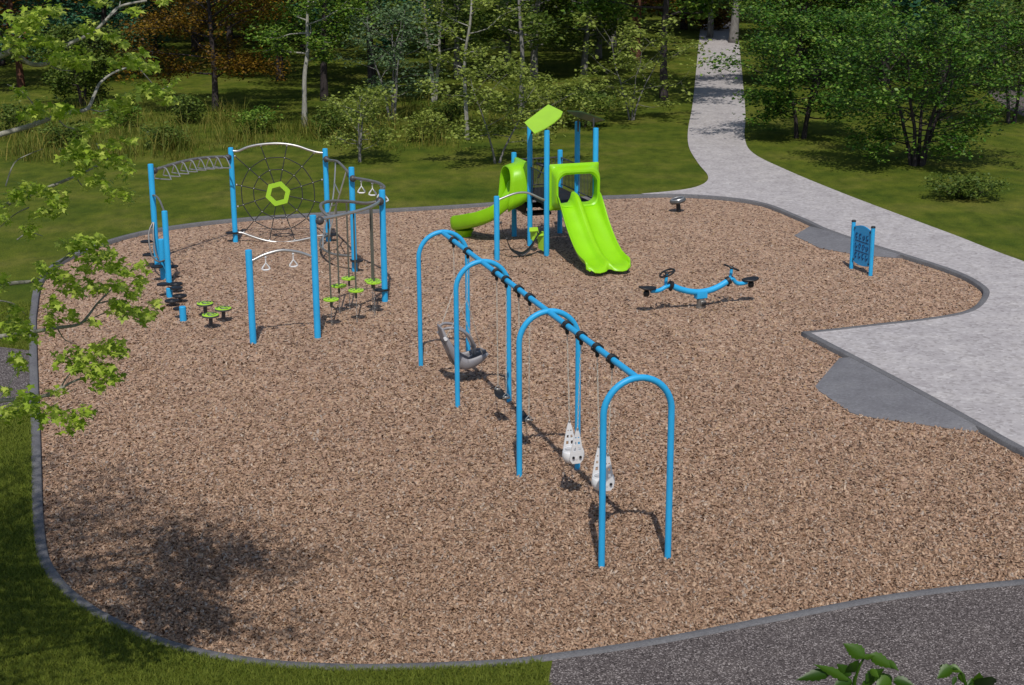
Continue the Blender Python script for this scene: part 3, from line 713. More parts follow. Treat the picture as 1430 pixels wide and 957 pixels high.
# trapeze rings between posts 5 and 6
def ring_handle(c, drop, ax_, parent, size=0.085):
    m_ = MB(); e = c - PU * drop
    m_.tube([c, e], 0.011, 6); m_.ball(c - PU * 0.02, 0.024, 8, 6)
    m_.tube([e + PU * .01, e + ax_ * size * .8 - PU * size * 1.0, e + ax_ * size * .95 - PU * size * 1.35, e + ax_ * size * .5 - PU * size * 1.6, e - ax_ * size * .5 - PU * size * 1.6, e - ax_ * size * .95 - PU * size * 1.35, e - ax_ * size * .8 - PU * size * 1.0], 0.017, 8, closed=True)
    return m_.build('ring_handle', WHITE, parent)
a_, b_ = pp(5, pz(5, 493, 248.5)), pp(6, pz(6, 531, 266))
joint(jm, a_, b_)
out_ = -nrmv(V3(-5.5, 32.5, 0) - V3(-3.1, 32.3, 0))
tp = crom(np.array([a_, a_ + (b_ - a_) * .2 + out_ * .12 + PU * .02, a_ + (b_ - a_) * .5 + out_ * .24 + PU * .03, a_ + (b_ - a_) * .8 + out_ * .18 + PU * .02, b_]), 8)[0]
tpo = MB().tube(tp, 0.032, 12).build('trapeze_pipe', STEEL, cf)
for f in (0.22, 0.42, 0.60, 0.78): ring_handle(tp[int(f * (len(tp) - 1))] - PU * .03, 0.14, V3(1, 0, 0), tpo)
# pipes and disc ropes between posts 6 and 7
a_, b_ = pp(6, pz(6, 531, 280)), pp(7, pz(7, 437.5, 308.5))
joint(jm, a_, b_, 0.09); joint(jm, b_, b_ + V3(1, .12, 0), 0.082)
inn2 = V3(-.93582, .35247, 0)
fp = lambda f, n_: V3(*CP[6][:2], 0) + (V3(*CP[7][:2], 0) - V3(*CP[6][:2], 0)) * f + inn2 * n_
front = crom(np.array([a_ + (b_ - a_) * .05, a_ + (b_ - a_) * .2 - inn2 * .16 + PU * .02, a_ + (b_ - a_) * .45 - inn2 * .27 + PU * .02, a_ + (b_ - a_) * .75 - inn2 * .17 + PU * .01, b_ + (a_ - b_) * .05]), 6)[0]
MB().tube(front, 0.032, 12).build('disc_pipe', CHROME, cf)
bk_ = [a_ + (b_ - a_) * .04]
for f, n_, py in ((.12, .2, 284), (.25, .36, 281.8), (.42, .44, 281), (.55, .43, 282.5), (.66, .36, 286), (.74, .22, 293), (.78, .06, 300), (.79, -.08, 304)):
    q = fp(f, n_); q[2] = Z(480, py, q[0], q[1]); bk_.append(q)
back = crom(np.array(bk_), 6)[0]
MB().tube(back, 0.032, 12).build('disc_pipe', STEEL, cf)
for (gx, gy), (dx, dy) in (((463.6, 456.3), (462, 418)), ((474.6, 438.5), (473.7, 399)), ((488.8, 434), (487, 388.5)), ((498.6, 451), (497, 405.4)), ((523.5, 441), (522, 394)), ((521, 436), (519.8, 391.5))):
    g_ = G(gx, gy); both = np.concatenate([front, back]); zt = 1.95
    near = both[np.argmin(np.linalg.norm(both[:, :2] - g_[:2], axis=1))]
    tpz = V3(g_[0], g_[1], near[2]); dz = Z(dx, dy, g_[0], g_[1]); c = V3(g_[0], g_[1], dz)
    rm = MB(); rm.tube([tpz - PU * .03, c], 0.017, 8); rm.tube([c, c - PU * .16], 0.022, 8); rp = rm.build('rope', OLIVE, cf)
    MB().tubeR([c - PU * .022, c - PU * .018, c + PU * .006, c + PU * .014], [0.13, 0.152, 0.155, 0.135], 24).build('step_disc', LIMEP, rp)
    for k in range(6):
        a = k * np.pi / 3 + .2; MB().cyl(c + V3(math.cos(a), math.sin(a), 0) * .095 + PU * .010, c + V3(math.cos(a), math.sin(a), 0) * .095 + PU * .017, 0.019, 10).build('tread_stud', DARKM, rp)
    mc = MB(); chain_line(mc, c - PU * .16, g_ - PU * .02, 0.008); mc.build('anchor_chain', CHROME, rp)
cm_ = MB()
for k, q in ((5, V3(*pp(6, 2.1))), (4, V3(*pp(5, 2.2)))):
    pass
# low ring bar between posts 7 and 8
a_, b_ = pp(8, pz(8, 351, 366)), pp(7, pz(7, 438.5, 359.5))
rbp = crom(np.array([a_, a_ + (b_ - a_) * .07 + PU * .03, a_ + (b_ - a_) * .25 + PU * .12, a_ + (b_ - a_) * .5 + PU * .175, a_ + (b_ - a_) * .75 + PU * .12, a_ + (b_ - a_) * .93 + PU * .03, b_]), 6)[0]
rbo = MB().tube(rbp, 0.03, 12).build('ring_bar', CHROME, cf)
for px_ in (381.8, 406.8):
    f = (px_ - 351) / (438.5 - 351); c = rbp[int(f * (len(rbp) - 1))] - PU * .03
    ring_handle(c, 0.14, nrmv((b_ - a_) * [1, 1, 0]), rbo, 0.078)
# foot steps clamped low on four posts
for k, (px_, py_), sd in ((3, (322, 325), (-1, -.2)), (4, (463, 328), (1, -.1)), (5, (495, 363.5), (.3, -.3)), (6, (533, 404.5), (-1, -.3))):
    z_ = pz(k, px_, py_); d = nrmv(V3(*sd, 0)); c = pp(k, z_)
    m_ = MB(); m_.tubeR([c - PU * .02, c + PU * .02], [PR + .03, PR + .03], 20); m_.tubeR([c + d * .1 - PU * .016, c + d * .1 - PU * .012, c + d * .1 + PU * .01, c + d * .1 + PU * .016], [.12, .135, .135, .12], 22)
    m_.build('foot_step', BLACK, cf)

# ------------------------------------------------------------------ stepping pods and posts
def pod(c, h, r, colour, label, group, stem=DARKM, rs=0.04):
    t = thing('stepping_pod', (c[0], c[1], 0), label, 'stepping pod', group)
    b = V3(c[0], c[1], 0)
    MB().tubeR([b - PU * .05, b + PU * .03, b + PU * (h - .05), b + PU * (h - .03)], [rs * 1.15, rs, rs * .95, rs * 1.6], 14).build('stem', stem, t)
    disc = MB().tubeR([b + PU * (h - .035), b + PU * (h - .03), b + PU * (h - .006), b + PU * h], [r * .93, r, r, r * .96], 26).build('step_disc', DARKM if colour is LIMEP else BLACK, t)
    if colour is LIMEP:
        MB().tubeR([b + PU * (h - .002), b + PU * (h + .008), b + PU * (h + .014)], [r * .965, r * .965, r * .92], 26).build('tread', LIMEP, t)
        for k in range(3):
            a0 = k * 2 * np.pi / 3 + .3
            MB().tube([b + PU * (h + .0145) + V3(math.cos(a), math.sin(a), 0) * r * .72 for a in np.linspace(a0, a0 + 1.3, 8)], 0.011, 6).build('grip_ridge', DARKM, t)
        MB().tube([b + PU * (h + .0145) + V3(math.cos(a), math.sin(a), 0) * r * .36 for a in np.linspace(0, 5.2, 14)], 0.010, 6).build('grip_ridge', DARKM, t)
    else:
        m_ = MB()
        for rr in (.4, .7): m_.tube([b + PU * (h + .001) + V3(math.cos(a), math.sin(a), 0) * r * rr for a in np.linspace(0, 2 * np.pi, 20, endpoint=False)], 0.006, 5, closed=True)
        m_.build('grip_ridge', BLACK, t)
gg = 'lime stepping pods beside the climbing frame'
for gx, gy, lb in ((287.3, 442, 'lime stepping pod on a dark stem, farthest back of the cluster of three'), (312.6, 449.2, 'lime stepping pod on a dark stem, rightmost of the cluster of three'), (295, 458.6, 'lime stepping pod on a dark stem, nearest the viewer of the cluster of three')):
    pod(G(gx, gy), 0.27, 0.168, LIMEP, lb, gg)
def step_post(gx, gy, top_y, steps, label):
    g_ = G(gx, gy); h = Z(gx, top_y, g_[0], g_[1])
    t = thing('stepping_post', (g_[0], g_[1], 0), label, 'stepping post', 'stepping posts beside the short end of the climbing frame')
    MB().tubeR([(g_[0], g_[1], -.08), (g_[0], g_[1], h - .012), (g_[0], g_[1], h)], [PR + .004, PR + .004, PR - .008], 24).build('post', BLUE, t, ang=30)
    for dx, dy, z_ in steps:
        c = V3(g_[0] + dx, g_[1] + dy, z_); m_ = MB()
        m_.tubeR([c - PU * .02, c - PU * .014, c + PU * .01, c + PU * .018], [.115, .135, .135, .115], 24)
        m_.box((c + V3(g_[0], g_[1], z_)) / 2 - PU * .012, (np.hypot(dx, dy), .06, .02), np.array([nrmv(V3(dx, dy, 0)), np.cross(PU, nrmv(V3(dx, dy, 0))), PU]), .004)
        m_.build('foot_step', BLACK, t)
step_post(256, 448, 428, [(-.10, .2, .20)], 'shortest blue stepping post standing alone nearest the lime pods')
step_post(237, 415, 402, [(-.13, .04, .27), (.17, -.08, .22)], 'low blue stepping post under black footsteps at the foot of the short frame post')
step_post(228.5, 390, 334, [(-.08, -.2, .33), (.2, .03, .28)], 'knee high blue stepping post close behind the short frame post')
bg_ = 'black stepping pods among the blue stepping posts'
pod(G(240.5, 427), 0.12, 0.15, BLACK, 'black stepping pod low on the chips just left of the black pod beside it', bg_)
pod(G(251.5, 422), 0.15, 0.15, BLACK, 'black stepping pod low on the chips just behind the shortest blue stepping post', bg_)
pod(G(246, 408.5), 0.20, 0.15, BLACK, 'black stepping pod right of the low blue stepping post', bg_)
for z_, s_ in ((0.62, (-.2, -.05)), (0.30, (-.19, .02))):
    c = V3(CP[1][0] + s_[0], CP[1][1] + s_[1], z_); m_ = MB()
    m_.tubeR([c - PU * .02, c - PU * .014, c + PU * .01, c + PU * .018], [.115, .135, .135, .115], 24)
    m_.box((c + V3(CP[1][0], CP[1][1], z_)) / 2 - PU * .012, (.2, .06, .02), np.array([nrmv(V3(*s_, 0)), np.cross(PU, nrmv(V3(*s_, 0))), PU]), .004); m_.build('foot_step', BLACK, cf)

# ------------------------------------------------------------------ slide tower
TT = 0.31756; TU = V3(math.cos(TT), math.sin(TT), 0); TV = V3(-math.sin(TT), math.cos(TT), 0); TO = V3(0.82154, 35.246, 0); TA = 1.20744
P3 = lambda b, a, z: TO + TU * b + TV * a + PU * z
AXT = np.array([TU, TV, PU])
tw = thing('slide_tower', P3(TA / 2, TA, 0), 'slide tower with blue posts, lime double slide, lime side slide and two tilted roof panels', 'play structure')
for b, a, h in ((0, 0, 2.95), (TA, 0, 2.95), (0, TA, 2.95), (TA, TA, 2.95), (0, 2 * TA, 2.10), (TA, 2 * TA, 2.10)):
    q = P3(b, a, 0); post(q[0], q[1], h, tw)
DZ = 1.20
m_ = MB()
m_.box(P3(TA / 2, TA / 2, DZ - .03), (TA - .10, TA - .04, .06), AXT, .01); m_.box(P3(TA / 2, TA / 2, DZ - .13), (TA - .2, .05, .14), AXT, .005); m_.box(P3(TA / 2, TA / 2, DZ - .13), (.05, TA - .2, .139), AXT, .005)
m_.build('deck', DECK, tw)
m_ = MB(); m_.box(P3(TA / 2, 1.5 * TA, DZ - .03), (TA - .10, TA - .05, .06), AXT, .01); m_.box(P3(TA / 2, 1.5 * TA, DZ - .13), (TA - .2, .05, .14), AXT, .005); m_.box(P3(.075, 1.5 * TA, DZ - .16), (.03, TA - .16, .22), AXT, .005)
m_.build('deck', DECK, tw)
m_ = MB()                                                     # dark step unit below the rear deck
for k in range(3): m_.box(P3(.30 + .02 * k, 2.30 - .3 * k, DZ - .22 - .14 * k), (.66, .36, .07), AXT, .012)
for b in (0.0, .62): m_.box(P3(b, 2.0, DZ - .30), (.04, 1.0, .36), AXT, .01)
m_.build('step_unit', DECK, tw)
MB().tube([P3(0, TA, .72), P3(0, 2 * TA, .72)], .018, 10).build('brace_pipe', STEEL, tw)
# barred barriers
def barrier(p, q, z0, z1, nb):
    f_ = MB(); d = q - p; f_.tube([p + d * .07 + PU * z0, p + d * .93 + PU * z0], .017, 8); f_.tube([p + d * .07 + PU * z1, p + d * .93 + PU * z1], .017, 8)
    for k in range(nb):
        f = .10 + .8 * k / (nb - 1); f_.tube([p + d * f + PU * z0, p + d * f + PU * z1], .009, 6)
    return f_.build('barrier', DARKM, tw)
barrier(P3(0, 0, 0), P3(0, TA, 0), DZ + .06, DZ + .72, 11)
barrier(P3(TA, 0, 0), P3(TA, TA, 0), DZ + .06, DZ + .72, 11)
barrier(P3(TA, TA, 0), P3(TA, 2 * TA, 0), DZ + .06, DZ + .72, 11)
barrier(P3(0, 2 * TA, 0), P3(TA, 2 * TA, 0), DZ + .06, DZ + .72, 11)
# steering wheel
c = P3(.10, .50, DZ + .86); wx = nrmv(TU * .25 + PU); wy = TV; wz = np.cross(wy, wx)
m_ = MB(); m_.tube([c + TV * .17 * math.cos(a) + wz * .17 * math.sin(a) for a in np.linspace(0, 2 * np.pi, 22, endpoint=False)], .027, 8, closed=True)
for k in range(3):
    a = k * 2 * np.pi / 3 + .4; m_.tube([c - wx * .0, c + TV * .17 * math.cos(a) + wz * .17 * math.sin(a)], .015, 6)
m_.ball(c, .04, 10, 6); m_.tube([c, c - PU * .3 - TU * .14], .02, 8); m_.build('steering_wheel', BLACK, tw)
# roof panels: two leaf shaped sheets leaning against each other, half a turn apart
def roof(flip, m):
    f = (lambda b, a, z: P3(TA - b + .12, TA - a, z)) if flip else P3
    L = [(-.33, -.10, 2.88), (-.335, .28, 2.99), (-.33, .667, 3.10), (.10, 1.02, 3.22), (.53, 1.37, 3.33), (.55, .95, 3.33), (.57, .52, 3.32), (.44, .28, 3.24), (.22, .10, 3.11), (-.05, -.03, 2.98)]
    P_ = np.array([f(*q) for q in L]); c_ = P_.mean(0); u_, s_, vt = np.linalg.svd(P_ - c_); nn = vt[2] * np.sign(vt[2][2])
    P_ = P_ - ((P_ - c_) @ nn)[:, None] * nn * 0.7
    MB().prism(P_, -nn * .022).build('roof_panel', m, tw, ang=20)
    for b, a in ((.02, .10), (.02, TA - .10)):
        q = f(b + (.12 if flip else 0), a, 2.72); zt = (c_ - nn * .05)[2] - ((q - c_)[:2] @ nn[:2]) / nn[2]
        MB().tube([q, V3(q[0], q[1], zt - .03)], .02, 8).build('roof_bracket', DARKM, tw)
roof(False, LIMEP); roof(True, paint('shaded_lime_panel', (0.045, 0.10, 0.03), 0.5))  # panel turned from the sun: shade of its underside painted in as dark green
# double slide with its hood
def rr_ring(w, z0, z1, rad, fwd, n=9, cx=TA / 2 + .045, arch=0.0):
    w += .085; pts = []; x0, x1 = cx - w / 2, cx + w / 2
    for cx_, cz_, a0 in ((x1 - rad, z1 - rad, 0), (x0 + rad, z1 - rad, .5), (x0 + rad, z0 + rad, 1.0), (x1 - rad, z0 + rad, 1.5)):
        for k in range(n):
            a = np.pi * (a0 + .5 * k / (n - 1)); x = cx_ + rad * math.cos(a); z = cz_ + rad * math.sin(a)
            if z > (z0 + z1) / 2: z += arch * (1 - ((x - cx) / (w / 2)) ** 2)
            pts.append(P3(x, -fwd, z))
    return pts
hm = MB()
hm.loft([rr_ring(TA - .07, 1.08, 2.16, .03, .068, arch=.05), rr_ring(TA - .07, 1.08, 2.16, .03, .075, arch=.05), rr_ring(TA - .09, 1.10, 2.14, .04, .09, arch=.05),
         rr_ring(TA - .15, 1.12, 2.10, .08, .105, arch=.05), rr_ring(TA - .16, 1.14, 2.08, .14, .14, arch=.06), rr_ring(TA - .18, 1.16, 2.05, .18, .30, arch=.06),
         rr_ring(TA - .22, 1.18, 2.01, .20, .36, arch=.06), rr_ring(TA - .28, 1.20, 1.96, .20, .37, arch=.06), rr_ring(TA - .33, 1.23, 1.91, .20, .34, arch=.06),
         rr_ring(TA - .33, 1.23, 1.91, .20, .10, arch=.06), rr_ring(TA - .30, 1.22, 1.93, .16, .068, arch=.06)], closed=True)
hm.build('slide_hood', LIME, tw, ang=35)
sp_ = [(-.02, 1.235, .22, .26), (.18, 1.225, .26, .24), (.36, 1.16, .33, .20), (.60, .98, .30, .17), (.95, .71, .20, .14), (1.35, .43, .17, .13), (1.68, .265, .16, .13), (1.95, .20, .16, .125), (2.20, .185, .145, .11), (2.34, .155, .10, .07), (2.42, .09, .055, .03)]
A0 = np.array(sp_); Q1 = crom(A0[:, :3], 5)[0]; Q2 = crom(A0[:, [0, 3, 3]], 5)[0][:, 1]
skew = 0.0
rows = []
wb = .40
for (s_, z_, wl), dv in zip(Q1, Q2):
    W_ = TA - .13
    row = []
    half = W_ / 2; f_ = min(1, max(0, (s_ - 2.0) / .42)) ** 2
    prof = [(-half, wl), (-half + .012, wl * 1.02), (-half + .035, wl * .93), (-half + .055, wl * .45), (-half + .09, .06), (-half + .16, .012), (-half * .5, 0), (-.15, .012), (-.09, dv * .4), (-.05, dv * .92), (-.02, dv), (.02, dv), (.05, dv * .92), (.09, dv * .4), (.15, .012), (half * .5, 0), (half - .16, .012), (half - .09, .06), (half - .055, wl * .45), (half - .035, wl * .93), (half - .012, wl * 1.02), (half, wl)]
    for x, k in prof:
        cdist = (abs(abs(x) - half / 2) / (half / 2)) ** 2.6                       # scalloped exits: the two beds reach farther than walls and divider
        sx = s_ - .13 * cdist * f_ * 1.3
        row.append(P3(TA / 2 + x, -(.045 + sx), z_ + k))
    rows.append(row)
rows = [[p + TU * .045 for p in r_] for r_ in rows]
sl = MB().loft(rows, closed=False).build('double_slide', LIME, tw, solid=.026, off=-1, ang=60)
m_ = MB()
for x in (-.27, .27):
    m_.cyl(P3(TA / 2 + x, -2.12, -.05), P3(TA / 2 + x, -2.12, .17), .035, 12)
m_.build('slide_leg', STEEL, tw)
# side slide with scooped hood, leaving the rear deck on its left
c0 = P3(0, 1.5 * TA, 0); d0 = -TU
pth = [(0.0, 1.235), (0.20, 1.17), (0.40, .92), (0.70, .655), (1.02, .51), (1.32, .415), (1.58, .345), (1.78, .31), (1.90, .29)]
heads = np.array([0, 0, -6, -26, -48, -62, -70, -72, -72]) * np.pi / 180
XY = [c0]; 
for (s0, z0), (s1, z1), h in zip(pth[:-1], pth[1:], heads[1:]):
    dvec = d0 * math.cos(h) + TV * math.sin(-h); XY.append(XY[-1] + dvec * (s1 - s0))
PT_ = np.array([V3(p[0], p[1], z) for p, (s_, z) in zip(XY, pth)])
WL = np.array([.26, .30, .32, .25, .23, .23, .23, .22, .17]); HWD = np.array([.36, .35, .31, .29, .29, .30, .31, .32, .30])
Q, wl_ = crom(PT_, 6, rr=WL); _, hw_ = crom(PT_, 6, rr=HWD)
tg = np.gradient(Q, axis=0); rows = []
for i in range(len(Q)):
    t_ = nrmv(tg[i] * [1, 1, 0]); nl = np.cross(PU, t_); row = []
    w = hw_[i]; h = wl_[i]
    dk = .10 + .06 * (i / (len(Q) - 1)) ** 2 * (1 if i < len(Q) - 3 else .6)                     # moulded skirt that deepens towards the exit
    for x, z in ((-.93, h * .97), (-.87, h * .55), (-.74, h * .2), (-.5, h * .045), (0, 0), (.5, h * .045), (.74, h * .2), (.87, h * .55), (.93, h * .97), (.97, h * 1.04), (1.03, h), (1.05, h * .5), (1.0, -dk * .4), (.86, -dk * .85), (.55, -dk), (-.55, -dk), (-.86, -dk * .85), (-1.0, -dk * .4), (-1.05, h * .5), (-1.03, h), (-.97, h * 1.04)):
        row.append(Q[i] + nl * w * x + PU * z)
    rows.append(row)
e_ = nrmv(tg[-1] * [1, 1, 0]); mid_ = np.mean(rows[-1], axis=0)
rows.append([mid_ + (p - mid_) * .82 + e_ * .05 for p in rows[-1]])
MB().loft(rows, closed=True, caps=True).build('side_slide', LIME, tw, ang=55)
def arch_ring(w, z0, z1, fwd, n=13, tilt=0.0, rad=None):
    pts = []; rad = rad if rad is not None else w / 2
    cz = z1 - rad
    prof = [(w / 2, z0), (w / 2, (z0 * 2 + cz) / 3), (w / 2, (z0 + cz * 2) / 3)]
    prof += [((w / 2 - rad) * np.sign(math.cos(a)) * (abs(math.cos(a)) > 1e-6) + rad * math.cos(a), cz + rad * math.sin(a)) for a in np.linspace(0, np.pi, n)]
    prof += [(-w / 2, (z0 + cz * 2) / 3), (-w / 2, (z0 * 2 + cz) / 3), (-w / 2, z0)]
    for x, z in prof: pts.append(P3(-fwd - tilt * (z1 - z), 1.5 * TA + x, z))
    return pts
hm = MB()
hm.loft([arch_ring(TA - .12, 1.06, 2.00, -.04, rad=.10), arch_ring(TA - .12, 1.06, 2.00, .02, rad=.12), arch_ring(TA - .16, 1.06, 1.985, .04, rad=.2), arch_ring(.98, 1.06, 1.96, .07, rad=.34), arch_ring(.90, .98, 1.93, .16, rad=.36), arch_ring(.86, .90, 1.90, .29, tilt=.05, rad=.36), arch_ring(.84, .82, 1.87, .40, tilt=.09, rad=.36)], closed=False)
hm.build('slide_hood', LIME, tw, solid=.03, off=-1, ang=45)
MB().tubeR([Q[-8] * [1, 1, 0] - PU * .05, Q[-8] * [1, 1, 0] + PU * .06, Q[-8] - PU * .15], [.18, .19, .25], 18).build('slide_foot', LIME, tw)
# detached front post with arched pipe, lime climbing plates
T1 = V3(-.340, 34.830, 0)
post(T1[0], T1[1], 1.498, tw)
T4 = P3(0, 0, 0)
za, zb_ = Z(697, 281, *T1[:2]), Z(762, 281, *T4[:2])
MB().tube([T1 + PU * za, T1 + (T4 - T1) * .12 + PU * (za + .06), T1 + (T4 - T1) * .38 + PU * (za + .15), T1 + (T4 - T1) * .62 + PU * (za + .14), T1 + (T4 - T1) * .88 + PU * (zb_ + .07), T4 + PU * (zb_ + .01)], .026, 12, smooth=6).build('arch_pipe', CHROME, tw)
m_ = MB()
for px_, py_, yy, ax1, ax2, s1, s2 in ((745, 321.5, 35.62, TU, nrmv(TV * .8 + PU * .35), .13, .08), (756, 327.5, 35.40, TU, nrmv(TV * .8 + PU * .4), .10, .08)):
    c = D(px_, py_, yy); nn = np.cross(ax1, ax2)
    m_.prism([c - ax1 * s1 - ax2 * s2, c + ax1 * s1 * .7 - ax2 * s2, c + ax1 * s1 + ax2 * s2, c - ax1 * s1 * .6 + ax2 * s2], nn * .025)
m_.prism([D(740.5, 320, 35.70), D(750, 325, 35.55), D(750, 333, 35.55), D(746, 338, 35.55), D(741, 334, 35.70)], TV * .02)
m_.prism([D(750.5, 327, 35.45), D(760, 330, 35.33), D(760.5, 352, 35.33), D(752, 347, 35.45)], TV * .02)
m_.build('climbing_plate', LIMEP, tw)
m_ = MB(); m_.tube([D(757, 312, 35.36), D(753, 330, 35.42)], .012, 6); m_.build('step_rope', BLACK, tw)
# hanging black sling between the detached post and the tower
sg_ = thing('sling_swing', G(724, 352), 'black strap sling hanging between the detached blue post and the tower', 'sling seat')
q = [D(699.5, 311, 34.86), D(703, 326, 34.90), D(707.5, 333.5, 34.94), D(713, 347, 35.02), D(722, 353, 35.10), D(731, 354.5, 35.16), D(742, 345, 35.24), D(749, 332, 35.30), D(757, 318, 35.32)]
P_, _ = crom(np.array(q), 5)
wdt = np.interp(np.arange(len(P_)), [0, 10, 14, 22, 30, 36, 40], [.01, .018, .05, .115, .125, .05, .014])
MB().loft([[p - V3(.05, .75, .25) * w, p, p + V3(-.05, .75, .25) * w] for p, w in zip(P_, wdt)], closed=False).build('seat_strap', BLACK, sg_, solid=.014)
m_ = MB(); m_.ball(P_[0], .03, 10, 6); m_.ball(P_[10], .03, 10, 6); m_.ball(P_[-1], .03, 10, 6); m_.build('strap_clamp', DARKM, sg_)
# ------------------------------------------------------------------ seesaw
B0 = G(978, 430); e0, e1 = G(904, 431.5), G(1041, 417.5)
sd = nrmv((e1 - e0) * [1, 1, 0]); sn = np.cross(PU, sd)
ss = thing('seesaw', B0, 'blue curved seesaw with black seats and wheel grips on a spring base', 'seesaw')
SS = lambda x, z, n_=0: B0 + sd * x + PU * z + sn * n_
def sx(px, py):                               # position along the seesaw and height, from a pixel in its vertical plane
    n_ = sn; d = ray(px, py); o_ = V3(0, 0, CAMH); p = o_ + d * ((B0 - o_) @ n_) / (d @ n_); return ((p - B0) @ sd, p[2])
beam = [sx(*q) for q in ((935.5, 398.6), (941, 400.5), (950, 404), (963, 407.2), (977, 408), (991, 405.6), (1003, 400.8), (1012, 395.5), (1018, 391.8))]
MB().tube([SS(*q) for q in beam], .062, 16, smooth=4).build('beam', BLUE, ss)
zc = beam[4][1]
m_ = MB(); m_.loft([[SS(x * .115, z, n_ * w) for x, n_ in ((-1, -1), (1, -1), (1, 1), (-1, 1))] for z, w in ((.20, .06), (.215, .075), (zc - .02, .075), (zc + .02, .07))], closed=True, caps=True); m_.build('saddle', BLUE, ss)
m_ = MB(); m_.tubeR([SS(0, -.05), SS(0, .03), SS(0, .035), SS(0, .20)], [.095, .095, .08, .08], 20)
m_.box(SS(.02, .12, -.075), (.12, .06, .09), np.array([sd, sn, PU]), .01); m_.build('base', STEEL, ss)
m_ = MB(); m_.box(SS(.03, .10, -.095), (.10, .05, .07), np.array([sd, sn, PU]), .01); m_.build('bumper', BLACK, ss)
for arm, seat, wheel, clamp, sgn in (([(936, 398.6), (930, 400.5), (924, 404.2), (918, 406.3), (909, 406.6)], (906, 403), (931.6, 381.5), (936.5, 398.2), -1),
                                    ([(1018, 391.8), (1023, 389), (1027, 394), (1033, 396.3), (1043, 394.6)], (1046, 391), (1021.7, 373.8), (1017, 392), 1)):
    A_ = [SS(*sx(*p)) for p in arm]; MB().tube(A_, .043, 12, smooth=4).build('seat_arm', BLUE, ss)
    c = SS(*sx(*clamp)); t_ = nrmv(SS(*beam[1 if sgn < 0 else -2]) - SS(*beam[0 if sgn < 0 else -1])); m_ = MB()
    m_.tubeR([c - t_ * .035, c + t_ * .035], [.086, .086], 18); m_.box(c - PU * .09, (.06, .05, .06), np.array([t_, sn, np.cross(t_, sn)]), .01); m_.build('clamp', BLACK, ss)
    w = SS(*sx(*wheel)); base = SS(*sx(*(arm[1] if sgn < 0 else (1019, 389)))); ax_ = nrmv(PU * 1.0 + sd * sgn * .45); e_ = np.cross(ax_, sn)
    MB().tube([base, (base + w) / 2 + sd * sgn * .01, w], [.036, .034, .03], 12, smooth=4).build('wheel_stem', BLUE, ss)
    m_ = MB(); m_.tube([w + sn * .155 * math.cos(a) + e_ * .155 * math.sin(a) for a in np.linspace(0, 2 * np.pi, 22, endpoint=False)], .02, 8, closed=True)
    for k in range(3):
        a = k * 2 * np.pi / 3; m_.tube([w, w + sn * .155 * math.cos(a) + e_ * .155 * math.sin(a)], .018, 6)
    m_.ball(w, .05, 10, 6, sc=(1, 1, .6)); m_.build('grip_wheel', BLACK, ss)
    s_ = SS(*sx(*seat)); m_ = MB(); rows = []
    for z, k in ((-.02, .82), (-.005, .98), (.012, 1.0), (.022, .94)):
        rows.append([s_ + sd * sgn * (.19 * k * math.cos(a) * (1.0 + .12 * math.cos(a))) + sn * .14 * k * math.sin(a) * (1 + .35 * math.cos(a)) + PU * (z + .03 * max(0, math.cos(a)) ** 2) for a in np.linspace(0, 2 * np.pi, 24, endpoint=False)])
    m_.loft(rows, closed=True, caps=True); m_.build('seat', BLACK, ss)
    m_ = MB(); m_.box(s_ - PU * .10 + sd * sgn * .05, (.12, .10, .13), np.array([sd, sn, PU]), .03); m_.build('bumper', BLACK, ss)

# ------------------------------------------------------------------ spinner seat
g_ = G(947.7, 296); t = thing('spinner_seat', g_, 'small tilted metal spinner seat on a black stem near the far kerb', 'spinner')
axs = nrmv(V3(-.22, -.03, 1)); e1_ = nrmv(np.cross(axs, V3(0, 1, 0))); c = g_ + V3(-.03, 0, .30)
MB().tubeR([g_ - PU * .05, g_ + PU * .05, c], [.07, .06, .055], 16).build('stem', BLACK, t)
MB().tubeR([c - axs * .05, c - axs * .045, c + axs * .0, c + axs * .045, c + axs * .05], [.16, .20, .225, .215, .19], 30).build('seat', paint('worn_steel', (.16, .16, .16), .3, .6), t)
MB().tube([c + axs * .05 + (e1_ * math.cos(a) + np.cross(axs, e1_) * math.sin(a)) * .17 for a in np.linspace(0, 2 * np.pi, 30, endpoint=False)], .028, 8, closed=True).build('rim', CHROME, t)
MB().tubeR([c + axs * .046, c + axs * .056], [.14, .13], 24).build('seat_pad', DARKM, t)

# ------------------------------------------------------------------ play panel
pa, pb = V3(7.666, 33.784, 0), V3(7.937, 33.062, 0)
t = thing('play_panel', (pa + pb) / 2, 'blue upright play panel with curved top and three rows of dark raised symbols', 'play panel')
for q in (pa, pb):
    MB().tubeR([q - PU * .08, q + PU * 1.07], [.046, .046], 22).build('post', BLUE, t)
    MB().tubeR([q + PU * 1.07, q + PU * 1.095, q + PU * 1.107], [.05, .05, .04], 22).build('post_cap', BLACK, t)
pd = nrmv(pb - pa); pn = np.cross(pd, PU)
if pn @ V3(-1, -1, 0) < 0: pn = -pn
Lp = np.linalg.norm(pb - pa); PP = lambda x, z, o=0: pa + pd * (Lp / 2 + x) + PU * z + pn * o
hw = Lp / 2 - .055
out = [PP(x, .97 + .075 * math.cos(x / hw * 1.45) - .05 * x / hw * .0) for x in np.linspace(-hw, hw, 17)] + [PP(x, .20 - .055 * math.cos(x / hw * 1.5)) for x in np.linspace(hw, -hw, 17)]
MB().prism([p - pn * .012 for p in out], pn * .024).build('panel', BLUEP, t, ang=30)
sy = MB()
for z in (.455, .685): sy.box(PP(0, z, .014), (hw * 1.55, .008, .018), np.array([pd, pn, PU]))
sy.build('row_line', NAVY, t)
random.seed(3)
